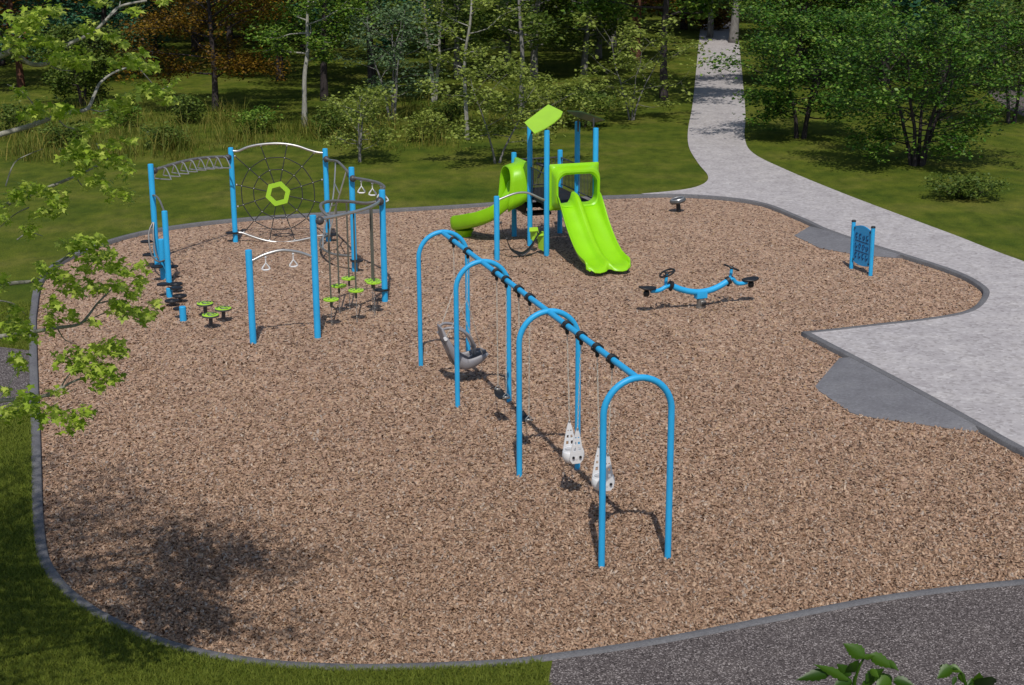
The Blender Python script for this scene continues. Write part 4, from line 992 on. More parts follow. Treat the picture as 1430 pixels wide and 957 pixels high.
for rI, z in enumerate((.36, .575, .80)):
    for cI, x in enumerate((-.21, -.07, .07, .21)):
        m_ = MB(); k = random.random()
        curve = [PP(x + .05 * math.cos(a) * (1 - .35 * (a / 7)), z + .06 * math.sin(a) * (1 - .3 * (a / 7)), .0155) for a in np.linspace(k * 3, k * 3 + 4.6, 12)]
        m_.tube(curve, .0085, 6); m_.tube([PP(x - .01, z - .075, .0155), PP(x + .01 + .03 * (k - .5), z - .03, .0155)], .0085, 6)
        m_.ball(PP(x + .03 * math.cos(9 * k), z + .03 * math.sin(9 * k), .0155), .014, 8, 6)
        m_.build('raised_symbol', NAVY, t)
m_ = MB()
for x in (-hw + .03, hw - .03):
    for z in (.95, .24): m_.ball(PP(x, z, .015), .022, 10, 6); m_.cyl(PP(x * 1.0, z, -.01), PP(x * 1.13, z, -.01), .014, 8)
m_.build('bolt', BLACK, t)

# ------------------------------------------------------------------ trees
def leaf_arrays(C, size, up=0.75, fold=0.06, wid=0.34):
    """one folded rhombic leaf at every row of C"""
    n = len(C); a = rng.random(n) * 2 * np.pi; droop = rng.normal(-0.15, 0.35, n)
    d = np.stack([np.cos(a), np.sin(a), droop], 1); d /= np.linalg.norm(d, axis=1)[:, None]
    r = rng.normal(0, 1, (n, 3)); r[:, 2] = np.abs(r[:, 2]) * 0.5 + up * 2
    s = np.cross(r, d); s /= np.linalg.norm(s, axis=1)[:, None] + 1e-9; nn = np.cross(d, s)
    L = (size * (0.6 + 0.8 * rng.random(n)))[:, None]
    V = np.stack([C, C + d * L * .5 + s * L * wid + nn * L * fold, C + d * L, C + d * L * .45 - s * L * wid + nn * L * fold], 1).reshape(-1, 3)
    return V, np.arange(n * 4).reshape(n, 4)
def lobed_arrays(C, size):
    """a lobed maple leaf: five pointed lobes round the stalk end, every lobe a folded face sharing the leaf's centre"""
    n = len(C); a = rng.random(n) * 2 * np.pi; droop = rng.normal(-0.35, 0.4, n)
    d = np.stack([np.cos(a), np.sin(a), droop], 1); d /= np.linalg.norm(d, axis=1)[:, None]
    r = rng.normal(0, .8, (n, 3)); r[:, 2] = np.abs(r[:, 2]) + 1.2
    s = np.cross(r, d); s /= np.linalg.norm(s, axis=1)[:, None]; nn = np.cross(d, s); L = (size * (0.65 + 0.7 * rng.random(n)))[:, None]
    V = [C]; angs = [(-2.1, .55), (-1.6, .40), (-1.1, .82), (-.62, .52), (0, 1.08), (.62, .52), (1.1, .82), (1.6, .40), (2.1, .55)]
    for an, k in angs:
        V.append(C + (d * math.cos(an) + s * math.sin(an)) * L * k - nn * L * .18 * k * k)
    V = np.stack(V, 1).reshape(-1, 3); b = np.arange(n)[:, None] * 10
    F = np.concatenate([b + np.array(f) for f in ((0, 1, 2, 2), (0, 2, 3, 4), (0, 4, 5, 6), (0, 6, 7, 8), (0, 8, 9, 9))])
    return V, F
def tri_fix(F): return F
class Skel:
    def __init__(s): s.m = MB(); s.tips = []; s.w = []
    def limb(s, P, r0, r1, n=6, smooth=3):
        s.m.tube(P, np.linspace(r0, r1, len(P)), n, smooth=smooth)
def grow(base, H, zc, r, tr, nst=1, lean=(0, 0), nl=14, tw=4, seed=0, spread=0.25, droop=0.0, topr=0.25):
    """trunk(s), limbs and twigs of a tree; returns mesh builder and leaf-bearing points"""
    rg = np.random.default_rng(seed); sk = Skel(); pts = []
    for st in range(nst):
        a = 2 * np.pi * (st + rg.random() * .6) / max(nst, 1); off = V3(math.cos(a), math.sin(a), 0) * (tr * 1.1 if nst > 1 else 0)
        sp_ = spread if nst > 1 else 0.0; tz = np.linspace(0, 1, 8); path = []
        hh = H * (1 - .18 * rg.random() * (nst > 1))
        wob = np.cumsum(rg.normal(0, .018 * H, (8, 2)), 0) * tz[:, None]
        for i, f in enumerate(tz):
            path.append(base + off + V3(lean[0] * f * H + math.cos(a) * sp_ * r * f ** 1.2 + wob[i, 0], lean[1] * f * H + math.sin(a) * sp_ * r * f ** 1.2 + wob[i, 1], hh * .94 * f - .12 * (i == 0)))
        path = np.array(path); rad = tr / max(1, nst ** .5); sk.m.tube(path, np.interp(tz, [0, .06, .5, 1], [rad * 1.35, rad, rad * .66, rad * .12]), 8, smooth=3)
        for k in range(nl):
            f = zc / H + (0.97 - zc / H) * ((k + .5 * rg.random()) / nl); f = min(max(f, .08), .97); o = np.array([np.interp(f, tz, path[:, j]) for j in range(3)])
            az = k * 2.39996 + rg.random() * .9 + st; g = (f - zc / H) / (1 - zc / H + 1e-6)
            L = r * (math.sin(np.pi * min(1, max(0, .12 + .80 * g))) ** .6) * (.7 + .45 * rg.random()) * (1 if g < .85 else topr + .5)
            el = .15 + .5 * g + rg.normal(0, .15)
            dv = V3(math.cos(az) * math.cos(el), math.sin(az) * math.cos(el), math.sin(el))
            q = [o, o + dv * L * .4 + rg.normal(0, .04 * L, 3), o + dv * L * .75 + rg.normal(0, .06 * L, 3) + PU * (.04 - droop * .5) * L, o + dv * L + rg.normal(0, .08 * L, 3) + PU * (.03 - droop) * L]
            rl = rad * (.42 - .25 * g); sk.m.tube(q, [rl, rl * .6, rl * .35, rl * .15], 5, smooth=2)
            for j in range(tw):
                fj = .3 + .7 * (j + rg.random()) / tw; i0 = min(2, int(fj * 3)); o2 = q[i0] + (q[i0 + 1] - q[i0]) * (fj * 3 - i0 if fj < 1 else 1)
                az2 = az + rg.normal(0, 1.1); L2 = L * (.22 + .25 * rg.random()); dv2 = V3(math.cos(az2), math.sin(az2), .15 + rg.normal(0, .35) - droop)
                e = o2 + dv2 * L2; sk.m.tube([o2, (o2 + e) / 2 + rg.normal(0, .03 * L2, 3), e], [rl * .3, rl * .2, rl * .08], 4)
                for h in (.35, .7, 1.0): pts.append(o2 + (e - o2) * h)
            pts += [q[3], q[2] * .5 + q[3] * .5]
    return sk.m, np.array(pts)
def tree(name, label, cat, gpx, H, zc, r, tr, nleaf, lsize, lm, bm_, nst=1, lean=(0, 0), nl=14, tw=4, seed=0, clump=.22, group=None, spread=.25, droop=0, base=None, zcut=None, round_=False):
    b = G(*gpx, ZL) if base is None else V3(*base); t = thing(name, b, label, cat, group)
    m_, pts = grow(b, H, zc, r, tr, nst, lean, nl, tw, seed, spread, droop)
    m_.build('trunk', bm_, t, ang=180)
    rg = np.random.default_rng(seed + 99); C = pts[rg.integers(0, len(pts), nleaf)] + rg.normal(0, 1, (nleaf, 3)) * np.array([1, 1, .6]) * clump
    C = C[C[:, 2] > .12]
    V, F = leaf_arrays(C, lsize, wid=.5 if round_ else .34, fold=.1 if round_ else .06)
    fastmesh('crown', V, F, lm, t)
    return t
def copy_tree(src, loc, rz, sc, label, group):
    c = src.copy(); COL.objects.link(c); c.location = loc; c.rotation_euler = (0, 0, rz); c.scale = (sc, sc, sc); c['label'] = label
    if group: c['group'] = group
    for ch in list(src.children):
        d = ch.copy(); COL.objects.link(d); d.parent = c
    return c

# right of the path
tree('broadleaf_tree', 'rounded green tree on several thin dark stems right beside the concrete path', 'tree', (1118, 193), 4.9, .9, 2.5, .13, 15000, .125, L_GREEN, B_DARK, nst=3, nl=13, tw=5, seed=1, clump=.22, spread=.3)
tree('broadleaf_tree', 'wide spreading green tree on many dark stems, second to the right from the path', 'tree', (1281, 231), 4.7, .75, 2.9, .15, 20000, .115, L_GREEN, B_DARK, nst=5, nl=11, tw=5, seed=2, clump=.2, spread=.42)
tree('broadleaf_tree', 'dark green tree with thin stem in front of the grey gravel at the right edge', 'tree', (1412, 172), 4.2, 1.3, 2.4, .10, 9000, .13, L_OLIVE, B_DARK, nst=2, nl=12, tw=4, seed=3, clump=.26)
tree('broadleaf_tree', 'tall tree with large round bluish green leaves behind the wide spreading tree', 'tree', (1315, 150), 8.5, 2.8, 2.3, .15, 2600, .34, L_TEAL, B_DARK, nl=16, tw=5, seed=4, clump=.3, round_=True)
tree('broadleaf_tree', 'tall dark tree with a forked trunk above the wide spreading green tree', 'tree', (1235, 118), 11, 2.4, 4.0, .26, 11000, .2, L_GREEN2, B_DARK, nst=2, nl=14, seed=5, clump=.45, spread=.45)
tree('broadleaf_tree', 'big tree with a thick grey trunk near the upper right corner', 'tree', (1392, 112), 13, 3.6, 4.5, .42, 9000, .22, L_OLIVE, B_GREY, nl=18, seed=6, clump=.5)
tree('broadleaf_tree', 'bright green tree rising directly behind the rounded tree beside the path', 'tree', (1110, 118), 7.2, 1.0, 2.9, .15, 13000, .17, L_GREEN2, B_DARK, nst=2, nl=15, seed=7, clump=.32)
tree('broadleaf_tree', 'bushy green tree in the gap between the forked trunk and the path tree', 'tree', (1168, 105), 8.0, .8, 3.6, .16, 11000, .19, L_GREEN, B_DARK, nst=2, nl=15, seed=8, clump=.36)
tree('broadleaf_tree', 'shaded tree filling the far right edge behind the gravel', 'tree', (1462, 122), 8.0, .7, 3.8, .18, 11000, .2, L_DARK, B_DARK, nst=2, nl=15, seed=9, clump=.4)
# along the left of the path and behind the tower
tree('sapling', 'bright yellow green sapling left of the path below the dark straight trunk', 'small tree', (882, 168), 3.7, .55, 2.1, .055, 2600, .15, L_LIGHT, B_GREY, nst=3, nl=8, tw=4, seed=11, clump=.15, spread=.5)
tree('sapling', 'thin yellow green sapling directly behind the slide tower on a slanting stem', 'small tree', (694, 228), 3.0, .8, 1.9, .05, 3600, .13, L_LIGHT, B_GREY, nst=2, nl=9, tw=4, seed=12, clump=.17, spread=.6, lean=(.06, 0))
tree('sapling', 'pale yellow green sapling just behind the right side of the climbing frame', 'small tree', (502, 226), 2.5, .4, 1.35, .06, 2300, .115, L_LIGHT, B_GREY, nst=2, nl=9, tw=4, seed=13, clump=.15, spread=.4)
tree('birch_tree', 'slender tree with a straight whitish trunk and low leafy sprigs behind the tower', 'tree', (653, 196), 7.5, 2.3, 1.8, .075, 3200, .14, L_LIGHT, B_PALE, nl=16, tw=4, seed=14, clump=.2)
tree('birch_tree', 'pale tree with a slightly crooked bare trunk just above the lime roof panel', 'tree', (728, 163), 8.5, 2.9, 2.5, .10, 6000, .16, L_OLIVE, B_GREY, nl=16, tw=4, seed=15, clump=.25, lean=(.03, 0))
tree('birch_tree', 'pale grey tree whose trunk forks low into a narrow V', 'tree', (605, 142), 7.5, 2.2, 2.6, .12, 7000, .17, L_OLIVE, B_PALE, nst=2, nl=13, tw=4, seed=16, clump=.26, spread=.28)
tree('shrub_tree', 'bluish green multi stemmed shrub tree between the frame and the pale forked tree', 'small tree', (548, 168), 4.6, .9, 1.75, .10, 4200, .125, L_PALE, B_GREY, nst=4, nl=9, tw=4, seed=17, clump=.16, spread=.5)
tree('birch_tree', 'slender tree with smooth pale trunk and light crown above the round net', 'tree', (425, 177), 7.0, 2.5, 1.9, .10, 5200, .13, L_GREEN2, B_PALE, nl=16, tw=4, seed=18, clump=.2)
tree('broadleaf_tree', 'dark trunked tree just right of the slender pale tree above the net', 'tree', (453, 141), 10, 2.5, 3.6, .15, 9000, .18, L_GREEN2, B_DARK, nl=18, tw=4, seed=19, clump=.35)
tree('bronze_tree', 'broad tree with orange brown leaves at the left above the tall grass', 'tree', (301, 155), 7.5, 1.35, 3.6, .13, 30000, .11, L_ORANGE, B_DARK, nl=30, tw=6, seed=20, clump=.26)
tree('broadleaf_tree', 'dense teal green tree in the upper left corner on a reddish trunk', 'tree', (30, 122), 8.5, 1.2, 4.0, .16, 15000, .17, L_TEAL, B_RED, nl=24, tw=5, seed=21, clump=.36)
tree('broadleaf_tree', 'small dark green bushy tree behind the overhanging branches at left', 'tree', (115, 148), 3.2, .35, 1.9, .10, 7000, .14, L_OLIVE, B_DARK, nst=2, nl=13, seed=22, clump=.2)
tree('broadleaf_tree', 'teal leaved tree between the reddish trunk and the bronze tree', 'tree', (150, 108), 8.5, 1.3, 3.6, .17, 11000, .19, L_TEAL, B_DARK, nl=22, seed=23, clump=.4)
tree('broadleaf_tree', 'tall tree with one dark straight trunk just left of the concrete path', 'tree', (927, 141), 11.5, 3.6, 4.8, .16, 14000, .2, L_GREEN2, B_DARK, nl=16, seed=24, clump=.4)
tree('pine_tree', 'tree with a reddish brown trunk behind the sapling left of the path', 'tree', (888, 88), 11, 3.2, 3.2, .26, 7000, .22, L_ORANGE, B_RED, nl=16, seed=25, clump=.42)
tree('broadleaf_tree', 'grey trunk tree standing at the very end of the concrete path, nearer of the two', 'tree', (1024, 60), 13, 4.6, 4.0, .25, 9000, .26, L_ORANGE, B_GREY, nl=16, seed=26, clump=.5)
tree('broadleaf_tree', 'grey trunk tree at the very end of the concrete path, farther of the two', 'tree', (991, 53), 13, 4.6, 4.0, .18, 9000, .26, L_GREEN2, B_GREY, nl=16, seed=27, clump=.5)
tree('bronze_tree', 'tree with orange brown leaves just left of the far end of the path', 'tree', (955, 41), 10, .4, 4.6, .22, 18000, .24, L_ORANGE, B_DARK, nl=22, seed=28, clump=.42)
tree('bronze_tree', 'bronze leaved tree behind the reddish brown trunk', 'tree', (855, 66), 11, 2.2, 4.4, .22, 11000, .24, L_ORANGE, B_GREY, nl=20, seed=29, clump=.5)
tree('broadleaf_tree', 'dark trunked tree behind the bluish green shrub tree', 'tree', (520, 118), 10, 1.8, 3.6, .18, 10000, .19, L_TEAL, B_DARK, nl=20, seed=30, clump=.4)
tree('broadleaf_tree', 'olive green tree in the middle of the wood above the crooked pale trunk', 'tree', (745, 112), 10, 1.7, 3.8, .18, 11000, .19, L_OLIVE, B_GREY, nl=20, seed=31, clump=.4)
tree('broadleaf_tree', 'fresh green tree rising behind the pale tree forked in a V', 'tree', (640, 110), 10, 1.9, 3.8, .18, 10000, .19, L_GREEN2, B_GREY, nl=20, seed=32, clump=.38)
tree('broadleaf_tree', 'green tree between the bronze tree and the slender pale tree', 'tree', (392, 112), 10, 1.6, 3.6, .18, 10000, .19, L_GREEN2, B_DARK, nl=20, seed=33, clump=.38)
tree('broadleaf_tree', 'olive tree above the reddish trunk left of the path', 'tree', (815, 105), 9, 2.0, 3.4, .16, 8000, .19, L_OLIVE, B_GREY, nl=18, seed=34, clump=.38)
tree('low_shrub', 'low bushy shrub spreading on the lawn at the right', 'shrub', (1345, 277), .42, .05, .55, .03, 3000, .085, L_OLIVE, B_DARK, nst=9, nl=5, tw=3, seed=35, clump=.1, spread=1.7)
tree('low_shrub', 'small leafy shrub at the foot of the sapling left of the path', 'shrub', (815, 178), 1.3, .1, 1.1, .03, 1500, .12, L_OLIVE, B_DARK, nst=4, nl=6, tw=3, seed=36, clump=.14, spread=.5)
tree('low_shrub', 'small yellow green shrub between the crooked pale trunk and the path sapling', 'shrub', (770, 178), 1.7, .2, 1.2, .03, 1500, .13, L_LIGHT, B_GREY, nst=4, nl=6, tw=3, seed=37, clump=.16, spread=.5)

for k, (gx, gy, r_, h_, lm_, lb) in enumerate(((95, 205, .5, .8, L_OLIVE, 'leafy olive bush in the tall grass behind the overhanging maple branches'), (168, 178, .55, .9, L_GREEN2, 'green bush in the tall grass left of the bronze tree trunk'),
        (232, 208, .5, .7, L_OLIVE, 'low olive bush in the grass above the overhead loop ladder'), (262, 172, .6, 1.0, L_OLIVE, 'olive bush in the tall grass just left of the bronze tree trunk'), (355, 186, .55, .8, L_GREEN2, 'green bush in the tall grass above the left half of the round net'),
        (470, 190, .6, .9, L_OLIVE, 'olive bush behind the pale sapling at the right of the climbing frame'), (590, 196, .6, .9, L_LIGHT, 'yellow green bush left of the straight whitish trunk'), (628, 172, .5, .8, L_OLIVE, 'olive bush right of the pale tree forked in a V'), (20, 185, .6, 1.0, L_OLIVE, 'olive bush in the tall grass at the left edge of the picture'))):
    tree('low_shrub', lb, 'shrub', (gx, gy), h_, .08, r_, .03, 1300, .11, lm_, B_DARK, nst=5, nl=5, tw=3, seed=140 + k, clump=.13, spread=1.1)

# the far wood: whole trees, each an object, standing in loose rows
protos = []
for k, (lm, bk, H, r, ls) in enumerate(((L_DARK, B_DARK, 12, 4.4, .30), (L_GREEN2, B_GREY, 11, 4.0, .28), (L_TEAL, B_DARK, 12, 4.2, .30), (L_OLIVE, B_GREY, 11, 4.2, .30), (L_ORANGE, B_DARK, 11, 4.0, .28))):
    kind = ('dark green', 'fresh green', 'teal green', 'olive green', 'bronze brown')[k]
    p0 = tree('wood_tree', f'{kind} tree among the many crowded trees of the far wood', 'tree', None, H, 1.6, r, .2, 4800, ls, lm, bk, nl=22, tw=4, seed=50 + k, clump=.55, group=f'{kind} trees of the far wood', base=(0, 0, ZL))
    protos.append((p0, p0['label'], p0['group']))
rg = np.random.default_rng(5); spots = []
pA3 = [G(a, b) for a, b in pl[:6]]; pB3 = [G(a, b) for a, b in pr[:6]]
for y in np.arange(82, 168, 9.5):
    xw = .36 * y + 4
    for x in np.arange(-xw, xw, 6.6):
        q = V3(x + rg.normal(0, 1.3), y + rg.normal(0, 2.2), ZL)
        c_ = np.interp(q[1], [45, 58, 108, 118], [6.9, 7.9, 14.2, 15.4])
        if abs(q[0] - c_) < (8.5 if q[1] > 92 else 5.6) and q[1] < 112: continue
        spots.append(q)
used = set()
for q in spots:
    left = q[0] < -.12 * q[1]; ctr = -.12 * q[1] <= q[0] < .05 * q[1]; w = (.3, .1, .35, .15, .1) if left else (.25, .25, .15, .25, .1) if ctr else (.2, .15, .05, .15, .45) if q[0] < .16 * q[1] else (.45, .25, .05, .25, 0)
    k = int(rg.choice(5, p=w)); p0, lb, gr = protos[k]; sc = .8 + .45 * rg.random()
    if k not in used:
        used.add(k); p0.location = tuple(q); p0.rotation_euler = (0, 0, rg.random() * 6.28); continue
    copy_tree(p0, tuple(q), rg.random() * 6.28, sc, lb, gr)

# rough grass in front of the wood
def tall_grass():
    XY, HH = [], []
    for px0, px1, py0, py1, n_, cl in ((-20, 140, 170, 222, 34, .35), (60, 330, 155, 214, 78, .42), (300, 470, 170, 206, 34, .35), (440, 640, 178, 213, 46, .35), (560, 640, 150, 172, 25, .4), (640, 800, 150, 185, 30, .4), (0, 260, 205, 230, 40, .3)):
        for _ in range(n_):
            c = G(px0 + rng.random() * (px1 - px0), py0 + rng.random() * (py1 - py0), 0); m_ = int(20 + 50 * rng.random())
            XY.append(c[:2] + rng.normal(0, cl, (m_, 2))); HH.append(np.full(m_, .10 + .72 * rng.random() ** 2.2))
    XY = np.concatenate(XY)
    tag(blades('tall_grass', XY, np.concatenate(HH), .010, 1.5, L_REED, ZL - .01), kind='stuff')
tall_grass()

# ------------------------------------------------------------------ maple at the left whose branches reach into view
mt = thing('maple_tree', (-8.3, 11.2, ZL), 'young maple just outside the left edge with lobed light green leaves reaching over the lawn', 'tree')
mb = MB(); base = V3(-8.3, 11.2, ZL)
trunk = [base - PU * .2, base + V3(.05, .0, 2.0), base + V3(.2, .1, 4.2), base + V3(.3, .15, 6.5), base + V3(.5, .1, 9.0)]
mb.tube(trunk, [.22, .18, .14, .10, .04], 12, smooth=5)
leafC = []
def branch(px, r0, r1, dep, start=None, twig=True):
    r0 *= .62; r1 *= .75
    P = [D(x, y, d) for (x, y), d in zip(px, dep)]
    if start is not None: P = [np.asarray(start)] + [(np.asarray(start) + P[0]) / 2 + PU * .15] + P
    mb.tube(P, np.linspace(r0, r1, len(P)), 8, smooth=5)
    return crom(np.array(P), 6)[0]
ln = lambda a, b, n: list(np.linspace(a, b, n))
tk = lambda z: V3(-8.3 + .04 * z, 11.2 + .02 * z, z)
BR = []
BR.append(branch([(-60, 92), (0, 78), (18, 71), (30, 82), (45, 90), (64, 89), (78, 77), (92, 64), (130, 45), (150, 26), (168, 9), (205, 1)], .05, .013, ln(13.4, 14.2, 12), tk(6.0)))
BR.append(branch([(-60, 205), (0, 188), (45, 175), (76, 163), (100, 157), (122, 152), (132, 132), (140, 116), (160, 101), (190, 91)], .05, .011, ln(13.6, 14.6, 10), tk(5.2)))
BR.append(branch([(-60, 318), (-10, 296), (20, 281), (75, 259), (105, 246), (135, 232), (150, 222)], .045, .010, ln(13.2, 14.0, 7), tk(4.4)))
BR.append(branch([(-60, 412), (10, 397), (45, 393), (60, 385), (84, 366), (104, 354)], .045, .010, ln(13.0, 13.6, 6), tk(3.9)))
BR.append(branch([(-50, 480), (15, 468), (50, 463), (80, 458), (110, 453), (124, 440), (136, 424), (158, 402)], .045, .009, ln(12.8, 13.6, 8), tk(3.5)))
BR.append(branch([(-50, 566), (0, 560), (57, 554), (84, 543), (100, 534), (118, 527)], .045, .010, ln(12.7, 13.2, 6), tk(3.1)))
TW = []
def tw(px, d, r=.0075):
    P = [D(x, y, d + .12 * i) for i, (x, y) in enumerate(px)]; mb.tube(P, np.linspace(r, r * .35, len(P)), 5, smooth=4); TW.append(crom(np.array(P), 5)[0])
for px, d in (([(15, 72), (25, 55), (42, 36)], 13.5), ([(67, 89), (80, 97), (98, 99)], 13.7), ([(150, 26), (165, 12), (168, 2)], 14), ([(122, 152), (140, 156), (152, 153)], 14.2), ([(48, 175), (47, 148), (30, 128), (10, 118)], 13.8),
              ([(83, 169), (92, 177), (104, 180)], 14.), ([(8, 260), (20, 228), (42, 215), (60, 208)], 13.2), ([(105, 246), (118, 262), (128, 250)], 13.9), ([(84, 366), (110, 345), (140, 350), (165, 362)], 13.3), ([(60, 385), (84, 392), (98, 410)], 13.2),
              ([(110, 453), (150, 436), (176, 434)], 13.3), ([(136, 424), (160, 420), (180, 428)], 13.4), ([(80, 458), (90, 474), (104, 480)], 13.2), ([(10, 545), (22, 518), (30, 500)], 12.8), ([(84, 543), (96, 524), (112, 512), (140, 505)], 13.), ([(57, 554), (84, 552), (108, 542)], 12.9),
              ([(40, 290), (20, 300), (-5, 322)], 13.1), ([(190, 91), (205, 108), (222, 125), (240, 118)], 14.3), ([(135, 232), (142, 222), (135, 200)], 14.), ([(24, 335), (40, 325), (60, 330)], 12.9), ([(0, 420), (20, 425), (36, 440)], 12.8)):
    tw(px, d)
blobs = [(33, 30, 26, 14), (70, 14, 20, 10), (20, 58, 22, 12), (45, 28, 14, 16), (90, 80, 26, 10), (110, 80, 18, 12), (55, 57, 20, 8), (80, 60, 14, 10), (120, 40, 14, 10), (140, 5, 14, 5), (160, 52, 12, 8), (185, 15, 12, 6), (228, 2, 12, 5), (100, 84, 12, 9), (118, 92, 10, 8), (24, 72, 10, 10),
         (185, 82, 24, 12), (205, 92, 18, 10), (160, 88, 10, 8), (170, 62, 8, 5), (200, 120, 16, 8), (235, 140, 12, 8), (220, 125, 16, 6), (240, 115, 10, 6), (155, 145, 14, 8), (180, 135, 20, 8), (170, 150, 12, 6), (210, 130, 14, 6), (80, 155, 14, 12), (52, 155, 14, 8), (55, 142, 10, 8), (28, 128, 12, 8), (95, 152, 10, 8), (40, 160, 12, 8),
         (110, 212, 24, 12), (95, 220, 16, 10), (120, 225, 14, 10), (140, 218, 20, 10), (110, 240, 12, 8), (165, 222, 14, 8), (158, 200, 14, 8), (150, 170, 20, 10), (120, 180, 16, 8), (105, 200, 12, 8), (180, 196, 12, 6), (175, 235, 14, 12), (176, 272, 12, 12), (152, 268, 10, 12), (130, 250, 14, 10), (70, 268, 20, 10), (45, 262, 18, 10), (30, 275, 16, 10), (75, 290, 12, 12), (85, 284, 10, 10), (55, 296, 8, 10), (40, 320, 14, 10), (20, 270, 12, 10), (4, 300, 8, 16),
         (112, 338, 20, 10), (100, 345, 14, 10), (135, 335, 16, 10), (145, 355, 18, 12), (160, 372, 14, 12), (120, 360, 14, 10), (95, 390, 16, 14), (75, 380, 14, 12), (60, 375, 10, 12), (50, 395, 12, 10), (105, 405, 14, 12), (130, 400, 14, 10), (150, 400, 12, 8), (170, 400, 16, 8), (185, 410, 12, 10), (195, 395, 12, 8), (200, 370, 8, 8), (120, 375, 14, 8), (175, 380, 14, 8),
         (190, 438, 18, 8), (175, 432, 16, 8), (210, 440, 12, 8), (220, 425, 8, 6), (198, 448, 8, 6), (160, 425, 12, 10), (75, 425, 12, 14), (70, 450, 10, 14), (30, 455, 16, 12), (10, 450, 12, 14), (45, 470, 12, 8), (15, 470, 12, 8), (100, 440, 10, 8), (130, 450, 8, 6), (5, 395, 10, 12), (20, 430, 12, 6),
         (125, 500, 20, 10), (110, 510, 16, 12), (140, 485, 20, 8), (155, 480, 14, 8), (165, 492, 14, 8), (130, 520, 12, 12), (150, 515, 12, 10), (160, 525, 12, 8), (140, 535, 12, 10), (105, 490, 10, 8), (85, 500, 10, 10), (40, 555, 16, 10), (50, 570, 12, 12), (25, 570, 14, 10), (10, 575, 12, 12), (90, 580, 14, 10), (105, 590, 14, 10), (75, 572, 12, 8), (120, 575, 12, 10), (95, 600, 8, 6), (60, 585, 8, 8), (5, 545, 8, 8), (30, 510, 10, 12), (20, 500, 8, 10), (80, 545, 10, 6)]
for x, y, w_, h_ in blobs:
    n_ = max(16, int(w_ * h_ / 3.4)); q = rng.normal(0, .5, (n_, 2)) * [w_, h_] + [x, y]; dd_ = 13.3 + rng.normal(0, .25, n_) + (180 - y) * .0015
    leafC += [D(a, b, c) for (a, b), c in zip(q, dd_)]
leafC = np.array(leafC)
# the crown above and outside the picture
rgm = np.random.default_rng(77); limbs = []
for k in range(46):
    z0 = 2.6 + 6.0 * k / 46; az = k * 2.4 + rgm.random(); L = (4.2 - .28 * abs(z0 - 5)) * (.7 + .4 * rgm.random()); o = tk(z0)
    dv = V3(math.cos(az), math.sin(az), .28 + .1 * rgm.random()); e = o + dv * L
    if z0 > 6.2: e = e + V3(.7, 0, .9)
    def seen(p): return p[1] > 2 and abs(p[0]) < .345 * p[1] * 1.0 + .35 and p[2] < CAMH - .055 * p[1] + .55 and p[2] > 0
    if any(seen(o + (e - o) * f) for f in (.4, .6, .8, 1.0, 1.15)): continue
    mb.tube([o, o + (e - o) * .5 + PU * .1, e], [.05, .03, .01], 6, smooth=3); limbs.append((o, e))
big = []
# boughs that arch over above the top edge of the picture towards the play area
for o, e in ((tk(7.6), V3(-3.0, 11.6, 9.3)), (tk(8.0), V3(-2.6, 10.9, 9.0)), (tk(7.8), V3(-4.0, 12.4, 9.2)), (tk(8.2), V3(-4.4, 10.2, 9.6)), (tk(7.3), V3(-5.0, 9.6, 8.9)), (tk(7.2), V3(-5.4, 12.8, 8.9)), (tk(7.0), V3(-3.9, 9.2, 8.6)), (tk(7.4), V3(-3.2, 9.9, 8.8)), (tk(7.1), V3(-2.2, 11.4, 9.1)), (tk(7.6), V3(-4.7, 13.2, 9.4)), (tk(7.0), V3(-2.0, 9.6, 8.6)), (tk(7.5), V3(-6.0, 8.2, 8.6)), (tk(7.5), V3(-4.6, 7.6, 8.8)), (tk(7.3), V3(-5.9, 12.3, 8.9)), (tk(7.5), V3(-5.5, 11.0, 9.1)), (tk(7.2), V3(-6.4, 11.9, 8.6)), (tk(7.2), V3(-6.2, 13.2, 9.0))):
    mb.tube([o, (o + e) / 2 + PU * .45, e], [.055, .035, .01], 6, smooth=4); limbs.append((o, e)); limbs.append((o * .4 + e * .6, e))
for o, e in limbs:
    for _ in range(330):
        f = .3 + .75 * rgm.random(); big.append(o + (e - o) * f + PU * .3 * math.sin(np.pi * min(1, f)) + rgm.normal(0, .33, 3) * [1, 1, .6])
big = np.array([p for p in big if not (p[1] > 2 and abs(p[0]) < .345 * p[1] + .12 and CAMH - .52 * p[1] < p[2] < CAMH - .055 * p[1] + .12)])
mb.build('trunk', B_PALE, mt, ang=180)
def lobed_obj(name, C, size, m, parent):
    V, F = lobed_arrays(C, size); V = V - np.array(rootloc(parent)); me = bpy.data.meshes.new(name)
    faces = [tuple(dict.fromkeys(f)) for f in F.tolist()]
    me.from_pydata(V.tolist(), [], faces); me.materials.append(m); o = bpy.data.objects.new(name, me); COL.objects.link(o); o.parent = parent; return o
lobed_obj('crown', np.concatenate([leafC, big]), .053, L_MAPLE, mt)

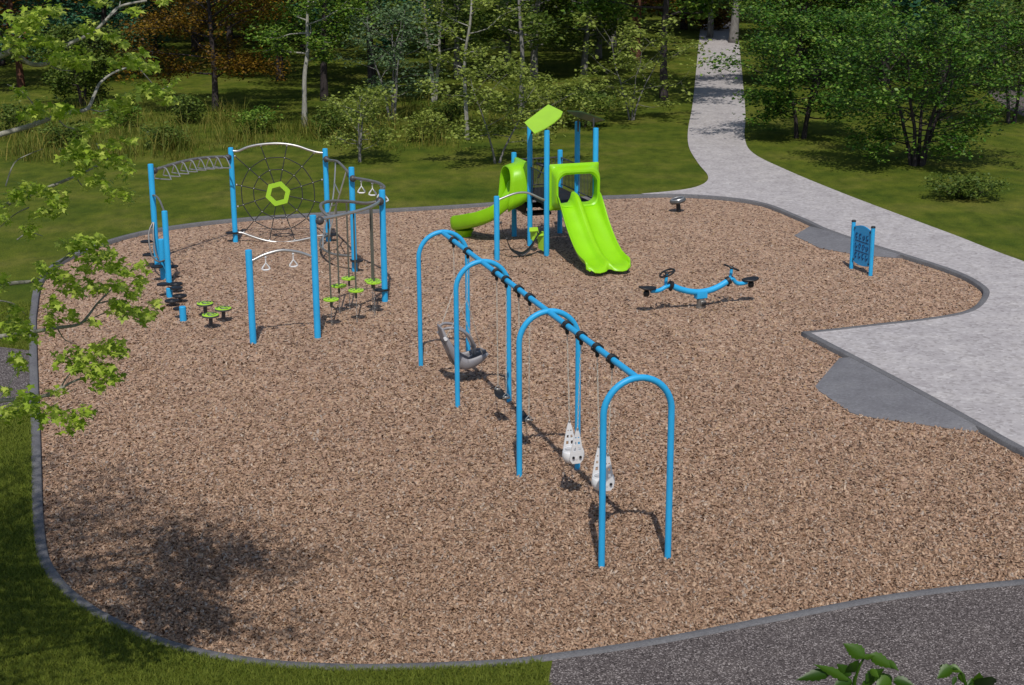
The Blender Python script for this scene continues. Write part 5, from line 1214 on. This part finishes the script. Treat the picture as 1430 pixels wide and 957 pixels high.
# ------------------------------------------------------------------ saplings in the near foreground
def plant(px, base_xy, y, label, leaves, stem):
    b = V3(*base_xy, ZL); t = thing('sapling', b, label, 'small tree', 'saplings at the near edge')
    m_ = MB(); P = [b - PU * .1, b * .6 + D(*stem[0], y) * .4] + [D(*q, y) for q in stem]; m_.tube(P, np.linspace(.02, .005, len(P)), 8, smooth=5)
    V, F = [], []; n0 = 0
    for (x0, y0), (x1, y1), wd in leaves:
        a, e = D(x0, y0, y + rng.normal(0, .02)), D(x1, y1, y - .04 + rng.normal(0, .05)); d = e - a; L = np.linalg.norm(d); d = d / L
        nr_ = nrmv(np.cross(d, V3(0, 1, -.3)) ) ; up_ = nrmv(np.cross(nr_, d)); m_.tube([P[-1] * .0 + a, a + d * .01], .003, 4)
        rows = 13
        for i in range(rows):
            f = i / (rows - 1); w = .95 * wd * L * math.sin(np.pi * min(1, f * .97 + .03) ** .72) ** 1.1 * (1 - .3 * f); c = a + d * L * f - PU * .10 * L * f * f + up_ * .0
            serr = 1 + .10 * (-1) ** i
            V += [c - nr_ * w * serr + up_ * w * .35, c - nr_ * w * .5 + up_ * w * .1, c, c + nr_ * w * .5 + up_ * w * .1, c + nr_ * w * serr + up_ * w * .35]
        for i in range(rows - 1):
            for j in range(4): F.append((n0 + i * 5 + j, n0 + i * 5 + j + 1, n0 + (i + 1) * 5 + j + 1, n0 + (i + 1) * 5 + j))
        n0 = len(V)
    m_.build('stem', B_DARK if False else L_PLANT, t)
    MB().add(V, F).build('foliage', L_PLANT, t, ang=180)
plant(None, (2.05, 9.2), 9.2, 'leafy green sapling tip poking up at the bottom right, taller one', [((1207, 918), (1177, 895), .34), ((1206, 920), (1222, 914), .3), ((1215, 915), (1252, 932), .26), ((1240, 922), (1256, 936), .2), ((1185, 950), (1135, 922), .13), ((1160, 940), (1110, 946), .2), ((1188, 944), (1168, 924), .32), ((1190, 952), (1160, 960), .4), ((1196, 938), (1186, 924), .4), ((1210, 952), (1236, 930), .3), ((1245, 945), (1222, 965), .42), ((1248, 950), (1282, 958), .3), ((1204, 958), (1225, 948), .25), ((1215, 935), (1228, 945), .3)], [(1190, 975), (1194, 950), (1203, 925), (1212, 915)])
plant(None, (2.62, 8.9), 8.9, 'leafy green sapling tip poking up at the bottom right, shorter one with a curled shoot', [((1330, 932), (1308, 946), .4), ((1326, 931), (1345, 938), .36), ((1322, 930), (1314, 940), .4), ((1340, 940), (1350, 956), .3), ((1366, 962), (1368, 936), .36), ((1372, 964), (1386, 940), .36), ((1352, 962), (1358, 944), .3), ((1335, 945), (1330, 958), .3)], [(1352, 985), (1350, 962), (1341, 938), (1326, 932)])
bpy.context.view_layer.update()
